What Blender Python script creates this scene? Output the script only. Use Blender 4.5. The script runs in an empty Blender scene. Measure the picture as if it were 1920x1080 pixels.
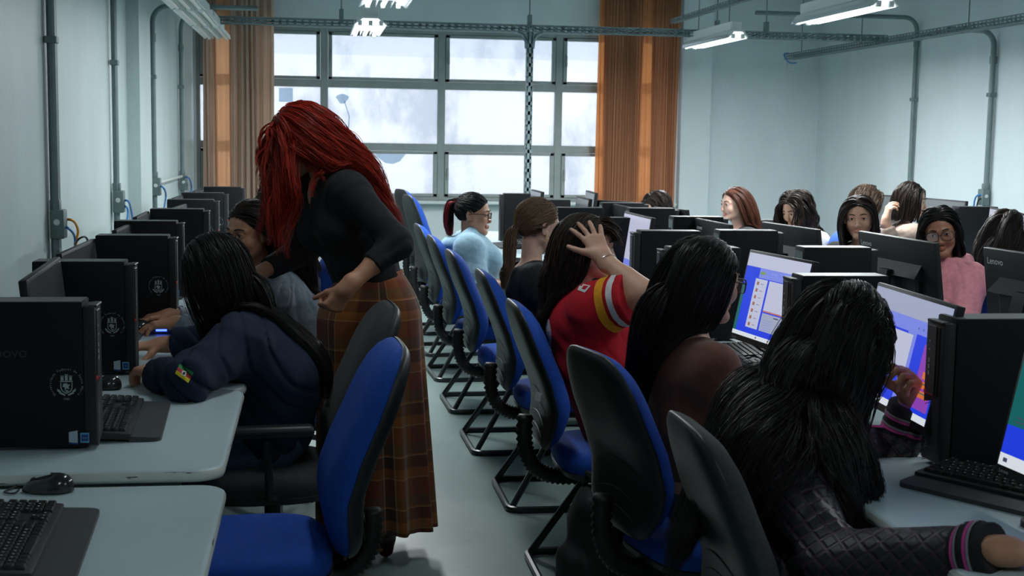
import bpy, bmesh, math, random
import numpy as np
from mathutils import Vector, Matrix, Euler
try:
    import openvdb as vdb
except Exception:
    import pyopenvdb as vdb
random.seed(7)
RNG = np.random.default_rng(11)
SC = bpy.context.scene
COL = SC.collection
PI = math.pi

# ------------------------------------------------------------------ camera model
FPX, YAW, PITCH, ROLL, CAMH = 2500.0, 0.148907741, 0.112069146, 0.016016401, 1.5
def _cam_axes():
    cy, sy, cp, sp = math.cos(YAW), math.sin(YAW), math.cos(PITCH), math.sin(PITCH)
    fwd = Vector((sy*cp, cy*cp, -sp)); r = Vector((cy, -sy, 0)); u = r.cross(fwd)
    c, s = math.cos(ROLL), math.sin(ROLL)
    return r*c+u*s, u*c-r*s, fwd
CR, CU, CF = _cam_axes()
CPOS = Vector((0, 0, CAMH))
def ray(px, py): return CR*((px-960)/FPX)+CU*((540-py)/FPX)+CF
def PZ(px, py, z):
    d = ray(px, py); return CPOS+d*((z-CAMH)/d.z)
def PY(px, py, y):
    d = ray(px, py); return CPOS+d*(y/d.y)
def PX(px, py, x):
    d = ray(px, py); return CPOS+d*(x/d.x)

# ------------------------------------------------------------------ materials
MATS = {}
def newmat(name):
    m = bpy.data.materials.new(name); m.use_nodes = True
    nt = m.node_tree
    return m, nt, nt.nodes.get('Principled BSDF')
def ramp(nt, fac, stops):
    r = nt.nodes.new('ShaderNodeValToRGB')
    el = r.color_ramp.elements
    while len(el) < len(stops): el.new(0.5)
    for e, (p, c) in zip(el, stops):
        e.position = p; e.color = (*c, 1) if len(c) == 3 else c
    nt.links.new(fac, r.inputs['Fac']); return r
def coords(nt, kind='Object', scale=(1, 1, 1)):
    t = nt.nodes.new('ShaderNodeTexCoord'); mp = nt.nodes.new('ShaderNodeMapping')
    mp.inputs['Scale'].default_value = scale
    nt.links.new(t.outputs[kind], mp.inputs['Vector']); return mp.outputs['Vector']
def noise(nt, vec, scale, detail=4, rough=.55):
    n = nt.nodes.new('ShaderNodeTexNoise'); n.inputs['Scale'].default_value = scale
    n.inputs['Detail'].default_value = detail; n.inputs['Roughness'].default_value = rough
    if vec is not None: nt.links.new(vec, n.inputs['Vector'])
    return n.outputs['Fac']
def bump(nt, bs, h, strength=.3, dist=.01):
    b = nt.nodes.new('ShaderNodeBump'); b.inputs['Strength'].default_value = strength
    b.inputs['Distance'].default_value = dist
    nt.links.new(h, b.inputs['Height']); nt.links.new(b.outputs['Normal'], bs.inputs['Normal'])
def mat(name, col, rough=.5, metal=0, spec=.5, var=0, vscale=20, bmp=0, bscale=200, bdist=.002, sheen=0, coat=0,
        emit=None, estr=0, kind='Object', vstretch=(1, 1, 1)):
    if name in MATS: return MATS[name]
    m, nt, b = newmat(name)
    b.inputs['Base Color'].default_value = (*col, 1)
    b.inputs['Roughness'].default_value = rough; b.inputs['Metallic'].default_value = metal
    b.inputs['Specular IOR Level'].default_value = spec
    b.inputs['Sheen Weight'].default_value = sheen; b.inputs['Coat Weight'].default_value = coat
    if emit is not None:
        b.inputs['Emission Color'].default_value = (*emit, 1); b.inputs['Emission Strength'].default_value = estr
    if var:
        v = coords(nt, kind, vstretch)
        n = noise(nt, v, vscale)
        lo = tuple(c*(1-var) for c in col); hi = tuple(min(1, c*(1+var)) for c in col)
        r = ramp(nt, n, [(.3, lo), (.7, hi)])
        nt.links.new(r.outputs['Color'], b.inputs['Base Color'])
    if bmp:
        v = coords(nt, kind); bump(nt, b, noise(nt, v, bscale, 2), bmp, bdist)
    MATS[name] = m
    return m
def srgb(r, g, b):
    f = lambda c: ((c/255)/12.92 if c/255 <= .04045 else ((c/255+.055)/1.055)**2.4)
    return (f(r), f(g), f(b))

# ------------------------------------------------------------------ mesh building
def make_obj(name, me, parent=None, loc=None, rotz=None):
    o = bpy.data.objects.new(name, me); COL.objects.link(o)
    if parent is not None: o.parent = parent
    if loc is not None: o.location = loc
    if rotz is not None: o.rotation_euler = (0, 0, rotz)
    return o
def np_mesh(name, verts, faces_list, mats, smooth=True, matidx=None, sharp=None):
    """verts (N,3); faces_list: list of int arrays (M,k)"""
    me = bpy.data.meshes.new(name)
    verts = np.asarray(verts, dtype=np.float32)
    me.vertices.add(len(verts)); me.vertices.foreach_set('co', verts.ravel())
    faces_list = [np.asarray(f, dtype=np.int32) for f in faces_list if len(f)]
    nl = sum(f.size for f in faces_list); nf = sum(len(f) for f in faces_list)
    me.loops.add(nl); me.polygons.add(nf)
    me.loops.foreach_set('vertex_index', np.concatenate([f.ravel() for f in faces_list]))
    tot = np.concatenate([np.full(len(f), f.shape[1], dtype=np.int32) for f in faces_list])
    start = np.concatenate([[0], np.cumsum(tot)[:-1]]).astype(np.int32)
    me.polygons.foreach_set('loop_start', start)
    me.polygons.foreach_set('use_smooth', np.full(nf, smooth))
    if matidx is not None: me.polygons.foreach_set('material_index', np.asarray(matidx, dtype=np.int32))
    for m in (mats if isinstance(mats, (list, tuple)) else [mats]): me.materials.append(m)
    me.update(calc_edges=True); me.validate()
    if sharp: me.set_sharp_from_angle(angle=sharp)
    return me
class MB:
    def __init__(s): s.v = []; s.f = []; s.m = []; s.mi = 0
    def add(s, vs, fs, M=None):
        o = len(s.v)
        for p in vs:
            p = Vector(p); s.v.append(M @ p if M is not None else p)
        for f in fs: s.f.append([i+o for i in f]); s.m.append(s.mi)
        return s
    def box(s, c, d, M=None, rot=None):
        x, y, z = d[0]/2, d[1]/2, d[2]/2
        vs = [Vector((i*x, j*y, k*z)) for i in (-1, 1) for j in (-1, 1) for k in (-1, 1)]
        if rot is not None:
            R = Euler(rot).to_matrix(); vs = [R @ v for v in vs]
        vs = [v+Vector(c) for v in vs]
        return s.add(vs, [(0, 1, 3, 2), (4, 6, 7, 5), (0, 4, 5, 1), (2, 3, 7, 6), (0, 2, 6, 4), (1, 5, 7, 3)], M)
    def rbox(s, c, d, r=.005, seg=2, M=None, rot=None):
        bm = bmesh.new(); bmesh.ops.create_cube(bm, size=1)
        for v in bm.verts: v.co = Vector((v.co.x*d[0], v.co.y*d[1], v.co.z*d[2]))
        bmesh.ops.bevel(bm, geom=list(bm.edges), offset=r, segments=seg, profile=.5, affect='EDGES')
        bm.verts.index_update()
        vs = [v.co.copy() for v in bm.verts]; fs = [[v.index for v in f.verts] for f in bm.faces]
        bm.free()
        if rot is not None:
            R = Euler(rot).to_matrix(); vs = [R @ v for v in vs]
        return s.add([v+Vector(c) for v in vs], fs, M)
    def tube(s, pts, r, n=8, closed=False, cap=True, M=None):
        pts = [Vector(p) for p in pts]; N = len(pts)
        rs = r if isinstance(r, (list, tuple)) else [r]*N
        T = []
        for i in range(N):
            a = pts[(i-1) % N] if (closed or i > 0) else pts[i]; b = pts[(i+1) % N] if (closed or i < N-1) else pts[i]
            T.append((b-a).normalized())
        up = Vector((0, 0, 1)) if abs(T[0].z) < .9 else Vector((1, 0, 0))
        nrm = (up-T[0]*up.dot(T[0])).normalized(); vs = []
        for i in range(N):
            nrm = (nrm-T[i]*nrm.dot(T[i])).normalized(); bn = T[i].cross(nrm)
            for k in range(n):
                a = 2*PI*k/n; vs.append(pts[i]+(nrm*math.cos(a)+bn*math.sin(a))*rs[i])
        fs = []
        for i in range(N if closed else N-1):
            j = (i+1) % N
            for k in range(n):
                fs.append((i*n+k, i*n+(k+1) % n, j*n+(k+1) % n, j*n+k))
        if cap and not closed:
            fs.append(tuple(range(n))[::-1]); fs.append(tuple((N-1)*n+k for k in range(n)))
        return s.add(vs, fs, M)
    def prism(s, outline, z0, z1, M=None):
        n = len(outline)
        vs = [(x, y, z0) for x, y in outline]+[(x, y, z1) for x, y in outline]
        fs = [tuple(range(n))[::-1], tuple(range(n, 2*n))]+[(i, (i+1) % n, n+(i+1) % n, n+i) for i in range(n)]
        return s.add(vs, fs, M)
    def rings(s, rings, closed=True, capa=True, capb=True, M=None):
        n = len(rings[0]); vs = [p for r in rings for p in r]; fs = []
        for i in range(len(rings)-1):
            for k in range(n if closed else n-1):
                fs.append((i*n+k, i*n+(k+1) % n, (i+1)*n+(k+1) % n, (i+1)*n+k))
        if capa: fs.append(tuple(range(n))[::-1])
        if capb: fs.append(tuple((len(rings)-1)*n+k for k in range(n)))
        return s.add(vs, fs, M)
    def mesh(s, name, mats, smooth=True, sharp=.6, uv=None):
        me = bpy.data.meshes.new(name); me.from_pydata([tuple(v) for v in s.v], [], s.f)
        for m in (mats if isinstance(mats, (list, tuple)) else [mats]): me.materials.append(m)
        me.polygons.foreach_set('material_index', s.m)
        bm = bmesh.new(); bm.from_mesh(me); bmesh.ops.recalc_face_normals(bm, faces=list(bm.faces)); bm.to_mesh(me); bm.free()
        if smooth:
            me.shade_smooth(); me.set_sharp_from_angle(angle=sharp)
        me.update(); return me
    def obj(s, name, mats, parent=None, loc=None, rotz=None, smooth=True, sharp=.6):
        return make_obj(name, s.mesh(name, mats, smooth, sharp), parent, loc, rotz)
def tag(o, label, cat, group=None):
    o['label'] = label; o['category'] = cat
    if group: o['group'] = group
    return o
def struct(o): o['kind'] = 'structure'; return o
def thing(name, label, cat, loc=(0, 0, 0), rotz=0, group=None):
    o = bpy.data.objects.new(name, None); COL.objects.link(o)
    o.location = loc; o.rotation_euler = (0, 0, rotz); o.empty_display_size = .1
    return tag(o, label, cat, group)
def copy_tree(o, parent=None):
    c = o.copy(); COL.objects.link(c)
    if parent is not None: c.parent = parent
    for ch in list(KIDS.get(o.name, [])): copy_tree(ch, c)
    return c
KIDS = {}
def index_kids():
    KIDS.clear()
    for ob in COL.objects:
        if ob.parent: KIDS.setdefault(ob.parent.name, []).append(ob)
def dup(root, loc, rotz, label, group=None):
    index_kids()
    c = copy_tree(root); c.location = loc; c.rotation_euler = (0, 0, rotz); c['label'] = label
    if group: c['group'] = group
    return c
_glyph = {}
def glyph(s, size=1.0):
    if s in _glyph: return _glyph[s]
    cu = bpy.data.curves.new('text', 'FONT'); cu.body = s; cu.size = 1.0; cu.resolution_u = 3
    o = bpy.data.objects.new('text', cu); COL.objects.link(o)
    dg = bpy.context.evaluated_depsgraph_get(); dg.update()
    me = bpy.data.meshes.new_from_object(o.evaluated_get(dg))
    vs = [v.co.copy() for v in me.vertices]; fs = [list(p.vertices) for p in me.polygons]
    bpy.data.meshes.remove(me); bpy.data.objects.remove(o); bpy.data.curves.remove(cu)
    _glyph[s] = (vs, fs); return _glyph[s]
def put_text(mb, s, M, size, center=False, sx=1.0):
    vs, fs = glyph(s)
    if not vs: return
    cx = (max(v.x for v in vs)+min(v.x for v in vs))/2 if center else 0
    mb.add([Vector(((v.x-cx)*size*sx, v.y*size, 0)) for v in vs], fs, M)
def frame(o, x, y):
    """matrix with origin o, x axis, y axis"""
    x = Vector(x).normalized(); y = Vector(y); y = (y-x*y.dot(x)).normalized(); z = x.cross(y)
    return Matrix.Translation(Vector(o)) @ Matrix((x, y, z)).transposed().to_4x4()
# ------------------------------------------------------------------ setting
YE = 13.8; XL = -1.18; YB = -2.6; ZC = 3.15
XR = PY(1530, 300, YE).x
def z_at(px, py, y): return PY(px, py, y).z
def x_at(px, py, y): return PY(px, py, y).x
def wall_mat(name, c1, c2):
    m, nt, b = newmat(name); v = coords(nt, 'Object', (1, 1, .35))
    r = ramp(nt, noise(nt, v, 2.2, 6, .6), [(.3, c1), (.7, c2)])
    nt.links.new(r.outputs['Color'], b.inputs['Base Color'])
    b.inputs['Roughness'].default_value = .45
    bump(nt, b, noise(nt, coords(nt, 'Object', (1, 1, .5)), 30, 5, .6), .35, .006); return m
M_wall = wall_mat('wall_paint', srgb(182, 198, 198), srgb(195, 210, 210))
M_walle = wall_mat('end_wall_paint', srgb(204, 216, 220), srgb(212, 224, 228))
M_ceil = mat('ceiling_paint', srgb(190, 200, 200), .8, var=.03, vscale=3)
# floor
M_floor, nt, b = newmat('floor_epoxy'); v = coords(nt)
r1 = ramp(nt, noise(nt, v, 1.1, 7, .65), [(.3, srgb(112, 134, 130)), (.7, srgb(138, 158, 154))])
r2 = ramp(nt, noise(nt, v, 9, 8, .7), [(.30, (.55, .55, .55)), (.42, (1, 1, 1))])
mx = nt.nodes.new('ShaderNodeMix'); mx.data_type = 'RGBA'; mx.blend_type = 'MULTIPLY'; mx.inputs['Factor'].default_value = .35
nt.links.new(r1.outputs['Color'], mx.inputs['A']); nt.links.new(r2.outputs['Color'], mx.inputs['B'])
nt.links.new(mx.outputs['Result'], b.inputs['Base Color'])
rr = nt.nodes.new('ShaderNodeMapRange'); rr.inputs['To Min'].default_value = .26; rr.inputs['To Max'].default_value = .5
nt.links.new(noise(nt, v, 2.5, 5), rr.inputs['Value']); nt.links.new(rr.outputs['Result'], b.inputs['Roughness'])
bump(nt, b, noise(nt, v, 6, 3), .06, .01)

struct(MB().box(((XL+XR)/2, (YB+YE)/2, -.05), (XR-XL+.4, YE-YB+.4, .1)).obj('floor', M_floor, smooth=False))
struct(MB().box(((XL+XR)/2, (YB+YE)/2, ZC+.05), (XR-XL+.4, YE-YB+.4, .1)).obj('ceiling', M_ceil, smooth=False))
mb = MB().box((XL-.1, (YB+YE)/2, ZC/2), (.2, YE-YB+.4, ZC))
yp = PX(240, 300, XL).y
mb.box((XL+.04, yp+.3, ZC/2), (.08, .6, ZC))
struct(mb.obj('wall_left', M_wall, smooth=False))
struct(MB().box((XR+.1, (YB+YE)/2, ZC/2), (.2, YE-YB+.4, ZC)).obj('wall_right', M_walle, smooth=False))
struct(MB().box(((XL+XR)/2, YB-.1, ZC/2), (XR-XL, .2, ZC)).obj('wall_back', M_wall, smooth=False))
wx0, wx1 = XL+.02, x_at(1258, 200, YE)
wz0, wz1 = z_at(830, 376, YE), z_at(830, 58, YE)
mb = MB()
mb.box(((XL+XR)/2, YE+.1, wz0/2), (XR-XL, .2, wz0))
mb.box(((XL+XR)/2, YE+.1, (wz1+ZC)/2), (XR-XL, .2, ZC-wz1))
mb.box(((XL+wx0)/2, YE+.1, (wz0+wz1)/2), (wx0-XL, .2, wz1-wz0))
mb.box(((wx1+XR)/2, YE+.1, (wz0+wz1)/2), (XR-wx1, .2, wz1-wz0))
px0 = x_at(1272, 200, YE); px1 = x_at(1333, 200, YE-.12)
mb.box(((px0+px1)/2, YE-.06, ZC/2), (px1-px0, .12, ZC))
struct(mb.obj('wall_end', M_walle, smooth=False))
M_sill = mat('sill_stone', srgb(205, 215, 215), .35)
struct(MB().rbox(((wx0+wx1)/2, YE-.06, wz0-.015), (wx1-wx0+.1, .2, .03), .005).obj('trim_1', M_sill))

# window: metal grid with double mullions and hopper sashes
M_frame = mat('window_frame_paint', srgb(150, 160, 158), .5, var=.08, vscale=6)
win = bpy.data.objects.new('window_1', None); COL.objects.link(win); struct(win)
cols = [wx0]+[x_at(p, 200, YE) for p in (608, 828, 1048)]+[wx1]
rows = [wz0]+[z_at(830, p, YE) for p in (277, 161)]+[wz1]
mb = MB(); fy = YE+.05
for x in cols: mb.rbox((x, fy, (wz0+wz1)/2), (.075, .07, wz1-wz0), .004, 1)
for z in rows: mb.rbox(((wx0+wx1)/2, fy, z), (wx1-wx0, .065, .075), .004, 1)
mb.obj('window_frame', M_frame, win, sharp=.5)
for i in range(4):
    for j in (0, 2):
        m2 = MB(); a, bx_ = cols[i]+.04, cols[i+1]-.04; c, d = rows[j]+.04, rows[j+1]-.04
        for x in (a+.02, bx_-.02): m2.rbox((x, fy-.02, (c+d)/2), (.04, .05, d-c), .003, 1)
        for z in (c+.015, d-.015): m2.rbox(((a+bx_)/2, fy-.02, z), (bx_-a, .05, .03), .003, 1)
        m2.rbox((a+.03, fy-.055, (c+d)/2), (.02, .02, .12), .004, 1)
        m2.obj('window_sash', M_frame, win, sharp=.5)
M_pane = bpy.data.materials.new('frosted_pane'); M_pane.use_nodes = True; nt = M_pane.node_tree; nt.nodes.clear()
out = nt.nodes.new('ShaderNodeOutputMaterial'); tr = nt.nodes.new('ShaderNodeBsdfTransparent'); tl = nt.nodes.new('ShaderNodeBsdfTranslucent')
gl = nt.nodes.new('ShaderNodeBsdfGlossy'); gl.inputs['Roughness'].default_value = .25
ms = nt.nodes.new('ShaderNodeMixShader'); ms2 = nt.nodes.new('ShaderNodeMixShader'); ms.inputs[0].default_value = .35; ms2.inputs[0].default_value = .04
r = ramp(nt, noise(nt, coords(nt, 'Object', (1, 1, .6)), 1.6, 8, .7), [(.36, (.30, .31, .33)), (.50, (.37, .375, .385))])
nt.links.new(r.outputs['Color'], tr.inputs['Color']); nt.links.new(r.outputs['Color'], tl.inputs['Color'])
nt.links.new(tr.outputs[0], ms.inputs[1]); nt.links.new(tl.outputs[0], ms.inputs[2])
nt.links.new(ms.outputs[0], ms2.inputs[1]); nt.links.new(gl.outputs[0], ms2.inputs[2]); nt.links.new(ms2.outputs[0], out.inputs['Surface'])
MB().box(((wx0+wx1)/2, fy+.015, (wz0+wz1)/2), (wx1-wx0, .004, wz1-wz0)).obj('window_glass', M_pane, win, smooth=False)
# dirt stains on the panes (chipped film / cable and fan seen through)
M_stain = bpy.data.materials.new('pane_stain'); M_stain.use_nodes = True; nt = M_stain.node_tree; nt.nodes.clear()
out = nt.nodes.new('ShaderNodeOutputMaterial'); tr = nt.nodes.new('ShaderNodeBsdfTransparent'); tr.inputs['Color'].default_value = (.62, .70, .76, 1); nt.links.new(tr.outputs[0], out.inputs['Surface'])
M_toptint = bpy.data.materials.new('pane_grime'); M_toptint.use_nodes = True; nt = M_toptint.node_tree; nt.nodes.clear()  # tint painting the greyer sky-and-building band behind the top panes
out = nt.nodes.new('ShaderNodeOutputMaterial'); tr = nt.nodes.new('ShaderNodeBsdfTransparent'); tr.inputs['Color'].default_value = (.86, .89, .93, 1); nt.links.new(tr.outputs[0], out.inputs['Surface'])
def stain(px, py, pts):
    c = PY(px, py, YE+.03)
    m = MB(); o = [(c.x+x, c.z+z) for x, z in pts]
    m.add([(x, YE+.055, z) for x, z in o]+[(x, YE+.058, z) for x, z in o],
          [tuple(range(len(o)))[::-1], tuple(range(len(o), 2*len(o)))]+[(i, (i+1) % len(o), len(o)+(i+1) % len(o), len(o)+i) for i in range(len(o))])
    return m
m = stain(642, 185, [(.06*math.cos(a)*(1+.25*math.sin(3*a)), .05*math.sin(a)) for a in np.linspace(0, 2*PI, 14)[:-1]])
cc = PY(642, 190, YE+.03)
m.tube([(cc.x+.02, YE+.057, cc.z), (cc.x+.07, YE+.057, cc.z-.15), (cc.x+.06, YE+.057, cc.z-.3), (cc.x+.02, YE+.057, cc.z-.42)], .006, 5)
m.obj('glass_stain', M_stain, win)
stain(732, 284, [(-.18, .0), (.18, 0), (.1, -.1), (.03, -.13), (-.05, -.12), (-.12, -.07)]).obj('glass_stain', M_stain, win)
stain(536, 176, [(-.07, -.08), (.07, -.08), (.07, .06), (-.07, .06)]).obj('glass_stain', M_stain, win)

for i in range(4):  # strips that dim the upper panes like the building against the sky
    m = MB(); m.add([(cols[i]+.05, YE+.055, wz1-.26), (cols[i+1]-.05, YE+.055, wz1-.27), (cols[i+1]-.05, YE+.055, wz1-.04), (cols[i]+.05, YE+.055, wz1-.04)], [(0, 1, 2, 3)])
    m.obj('glass_grime', M_toptint, win, smooth=False)
# curtains
def curtain_mat(name, c1, c2, trans, fine, clear=.10):
    m = bpy.data.materials.new(name); m.use_nodes = True; nt = m.node_tree; nt.nodes.clear()
    out = nt.nodes.new('ShaderNodeOutputMaterial'); df = nt.nodes.new('ShaderNodeBsdfDiffuse'); tl = nt.nodes.new('ShaderNodeBsdfTranslucent')
    ms = nt.nodes.new('ShaderNodeMixShader'); ms.inputs[0].default_value = trans
    w = noise(nt, coords(nt, 'Object', (1, 1, .01)), fine, 3, .7)
    r = ramp(nt, w, [(.35, c1), (.65, c2)])
    nt.links.new(r.outputs['Color'], df.inputs['Color']); nt.links.new(r.outputs['Color'], tl.inputs['Color'])
    nt.links.new(df.outputs[0], ms.inputs[1]); nt.links.new(tl.outputs[0], ms.inputs[2])
    tp = nt.nodes.new('ShaderNodeBsdfTransparent'); m3 = nt.nodes.new('ShaderNodeMixShader'); m3.inputs[0].default_value = clear
    tp.inputs['Color'].default_value = (*c2, 1)
    nt.links.new(ms.outputs[0], m3.inputs[1]); nt.links.new(tp.outputs[0], m3.inputs[2]); nt.links.new(m3.outputs[0], out.inputs['Surface'])
    return m
def drape(mb, x0, x1, y, z0, z1, nf, amp, seed, pinch=0):
    rg = np.random.default_rng(seed); n = nf*12; ph = rg.uniform(0, 6, 5); rows_ = []
    for zi in range(9):
        t = zi/8; z = z0+(z1-z0)*t; row = []
        for i in range(n+1):
            u = i/n
            yy = y+amp*(math.sin(2*PI*nf*u+ph[0])+.45*math.sin(2*PI*nf*1.9*u+ph[1])+.3*math.sin(2*PI*nf*.45*u+ph[2]+t))*(1-.35*t)
            row.append(Vector((x0+(x1-x0)*u+.012*math.sin(9*u+ph[3]+2*t), yy, z)))
        rows_.append(row)
    back = [[p+Vector((0, .003, 0)) for p in r_][::-1] for r_ in rows_]
    mb.rings([a+b_ for a, b_ in zip(rows_, back)], closed=True)
M_cl = curtain_mat('curtain_pale', srgb(222, 198, 178), srgb(232, 212, 196), .5, 30, .06)
M_cls = curtain_mat('curtain_pale_sheer', srgb(240, 200, 165), srgb(248, 216, 186), .5, 30, .42)
M_cr = curtain_mat('curtain_rust', srgb(196, 142, 108), srgb(218, 166, 132), .45, 45, .06)
M_crs = curtain_mat('curtain_rust_sheer', srgb(236, 180, 130), srgb(246, 200, 156), .5, 45, .40)
mb = MB()
lx = [x_at(p, 200, YE-.2) for p in (379, 403, 434, 470, 512)]
drape(mb, lx[0], lx[1]+.02, YE-.16, .06, 2.98, 3, .030, 1)
mb.mi = 1; drape(mb, lx[1]-.02, lx[2]+.02, YE-.18, .06, 2.98, 2, .018, 2); mb.mi = 0
drape(mb, lx[2]-.01, lx[4], YE-.20, .06, 2.98, 7, .032, 3)
drape(mb, lx[2]+.04, lx[3]+.06, YE-.12, .06, 2.98, 5, .022, 4)
cu = mb.obj('curtain', [M_cl, M_cls], smooth=True, sharp=3)
tag(cu, 'pale peach gathered curtain hanging at the left end of the window', 'curtain', 'curtains')
mb = MB(); rx = [x_at(p, 200, YE-.22) for p in (1121, 1132, 1203, 1222, 1245, 1271)]
mb.mi = 1; drape(mb, rx[0], rx[1]+.01, YE-.18, .5, 2.98, 2, .010, 9); mb.mi = 0
drape(mb, rx[1], rx[2]+.01, YE-.18, .5, 2.98, 16, .012, 5)
drape(mb, rx[1]+.03, rx[2]-.03, YE-.13, .5, 2.98, 12, .008, 7)
mb.mi = 1; drape(mb, rx[2]-.01, rx[3]+.02, YE-.20, .5, 2.98, 3, .010, 8); mb.mi = 0
drape(mb, rx[3], rx[5], YE-.21, .5, 2.98, 10, .014, 6)
cu = mb.obj('curtain', [M_cr, M_crs], smooth=True, sharp=3)
tag(cu, 'rust brown finely pleated curtain hanging at the right end of the window', 'curtain', 'curtains')

# ------------------------------------------------------------------ raceways, conduits, lamps
M_galv = mat('galvanised_steel', srgb(132, 150, 152), .45, .5, var=.12, vscale=14)
M_conduit = mat('conduit_grey', srgb(112, 128, 130), .5, .3, var=.1, vscale=10)
M_boxm = mat('junction_box_grey', srgb(105, 122, 122), .5, .2, var=.06, vscale=12)
def raceway(a, b, w=.1, h=.05, pitch=.06):
    """perforated channel between a and b; slots are real openings"""
    a, b = Vector(a), Vector(b); L = (b-a).length; M = frame(a, b-a, Vector((0, 0, 1)).cross(b-a) if abs((b-a).normalized().z) < .9 else (0, 1, 0))
    mb = MB(); n = int(L/pitch); t = .004
    for s_ in (-1, 1):
        for zz in (0, h*.5, h): mb.box((L/2, s_*w/2, zz), (L, t, h*.2), M)
        for i in range(n+1): mb.box((i*pitch, s_*w/2, h/2), (pitch*.35, t, h), M)
    mb.box((L/2, -w*.36, 0), (L, w*.28, t), M); mb.box((L/2, w*.36, 0), (L, w*.28, t), M)
    for i in range(n+1): mb.box((i*pitch, 0, 0), (pitch*.4, w, t), M)
    return mb
YRC = 11.2
ra, rb_ = PY(384, 36, YRC), PY(1650, 71, YRC); zr = (ra.z+rb_.z)/2-.03
t = thing('cable_tray', 'long perforated grey cable tray crossing the room in front of the window', 'cable tray', (0, 0, 0))
raceway((ra.x, YRC, zr), (rb_.x+.05, YRC, zr)).obj('tray', M_galv, t, smooth=False)
mb = MB()
for px in (640, 993, 1345, 1437):
    x = x_at(px, 40, YRC); mb.tube([(x, YRC, zr+.05), (x, YRC, ZC)], .005, 6)
    mb.obj('hanger_rod', M_conduit, t); mb = MB()
    MB().rbox((x, YRC, zr+.08), (.035, .06, .12), .004, 1).obj('hanger_clamp', M_conduit, t)
xd = rb_.x; yn, yf = 6.6, PX(1480, 103, rb_.x).y
t = thing('cable_tray', 'perforated grey cable tray running along the right wall above the seats', 'cable tray')
raceway((xd, yn, zr-.03), (xd, yf, zr-.03)).obj('tray', M_galv, t, smooth=False)
for y in (7.6, 9.6, 11.6, yf-.35):
    MB().tube([(xd, y, zr), (xd, y, ZC)], .005, 6).obj('hanger_rod', M_conduit, t)
pp = PY(989, 330, YRC-.02)
t = thing('service_pole', 'perforated grey steel service pole rising from the desks to the cable tray', 'pole', (pp.x, YRC-.02, 0))
mb = MB(); H_ = zr
for sx in (-1, 1):
    for k in range(0, int(H_/.05)): mb.box((sx*.026, 0, .05*k+.025), (.003, .04, .03))
    for yy in (-.02, .02): mb.box((sx*.026, yy, H_/2), (.004, .012, H_))
mb.box((0, .024, H_/2), (.052, .004, H_)); mb.box((0, -.024, H_/2), (.02, .004, H_))
for k in range(0, int(H_/.08)): mb.box((0, -.024, .08*k+.03), (.05, .004, .03))
mb.box((0, 0, .006), (.12, .12, .012)); mb.obj('pole', M_galv, t, smooth=False)
for sx in (-1, 1):
    MB().tube([(sx*.026, 0, H_-.14), (sx*.03, 0, H_-.08), (sx*.06, 0, H_-.03), (sx*.11, 0, H_-.005)], .016, 8).obj('bracket', M_galv, t)
# left conduits with boxes
def conduit(name, label, X, Y, zb, ztop, bend=None, r=.014, dbl=False, box=True, cable=None, side=1, ymul=1):
    t = thing(name, label, 'conduit', (X, Y, 0), 0, 'wall conduits')
    pts = [(0, 0, .35), (0, 0, ztop-.12 if bend else ztop)]
    if bend:
        bx_, by_ = bend; q = Vector((bx_, by_, 0)); q.normalize()
        for a in (15, 30, 45, 60, 75, 90):
            a_ = math.radians(a); pts.append((q.x*.12*(1-math.cos(a_)), q.y*.12*(1-math.cos(a_)), ztop-.12+.12*math.sin(a_)))
        pts.append((bx_, by_, ztop))
    MB().tube(pts, r, 10).obj('pipe', M_conduit, t)
    if dbl: MB().tube([(0, .045, .35), (0, .045, ztop)], r*.8, 10).obj('pipe', M_conduit, t)
    MB().tube([(0, 0, ztop-.2), (0, 0, ztop-.26)], r*1.3, 10).obj('coupling', M_conduit, t)
    for zc in (1.9,): MB().rbox((0, 0, zc), (r*2.6, .06, .03), .003, 1).obj('pipe_clip', M_conduit, t)
    if box:
        MB().rbox((side*.012, .01, zb), (.062, .085, .13), .006, 2).obj('outlet_box', M_boxm, t)
        MB().tube([(side*.012, -.034, zb+.01), (side*.012, -.037, zb+.01)], .014, 12).obj('outlet_cover', mat('white_plastic', srgb(205, 212, 210), .4), t)
        MB().rbox((0, .01, zb+.085), (.045, .05, .05), .006, 2).obj('coupling', M_conduit, t)
    return t
lx_ = XL+.032
pL = [PX(104, 420, lx_), PX(219, 378, lx_), PX(290, 350, lx_), PX(342, 343, lx_)]
conduit('wall_conduit', 'thick double grey conduit with outlet box nearest the camera on left wall', lx_, pL[0].y, pL[0].z, ZC, None, .021, True)
conduit('wall_conduit', 'straight grey conduit with outlet box before the pilaster on left wall', lx_, pL[1].y, pL[1].z, ZC, None, .018)
conduit('wall_conduit', 'grey conduit with top bend just behind the pilaster on left wall', lx_, pL[2].y, pL[2].z, z_at(288, 10, pL[2].y), (.75, 0), .018)
conduit('wall_conduit', 'farthest grey conduit on left wall, bending toward the cable tray', lx_, pL[3].y, pL[3].z, z_at(345, 40, pL[3].y), (.3, -1.1), .018)
w1 = PX(352, 333, lx_)
o = MB().tube([(lx_, pL[2].y+.06, pL[2].z+.02), (lx_, pL[3].y-.06, pL[3].z+.06)], .012, 8).obj('link_conduit', mat('conduit_pale', srgb(190, 195, 190), .5))
tag(o, 'thin pale pipe joining the two far outlet boxes on left wall', 'conduit')
rx_ = XR-.035
p1, p2 = PX(1706, 330, rx_), PX(1848, 370, rx_)
conduit('wall_conduit', 'grey conduit farther along the right wall, bent left at the top', rx_, p1.y, p1.z-.2, z_at(1715, 33, p1.y), (-1.5, 0), .02, box=False, side=-1)
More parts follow.
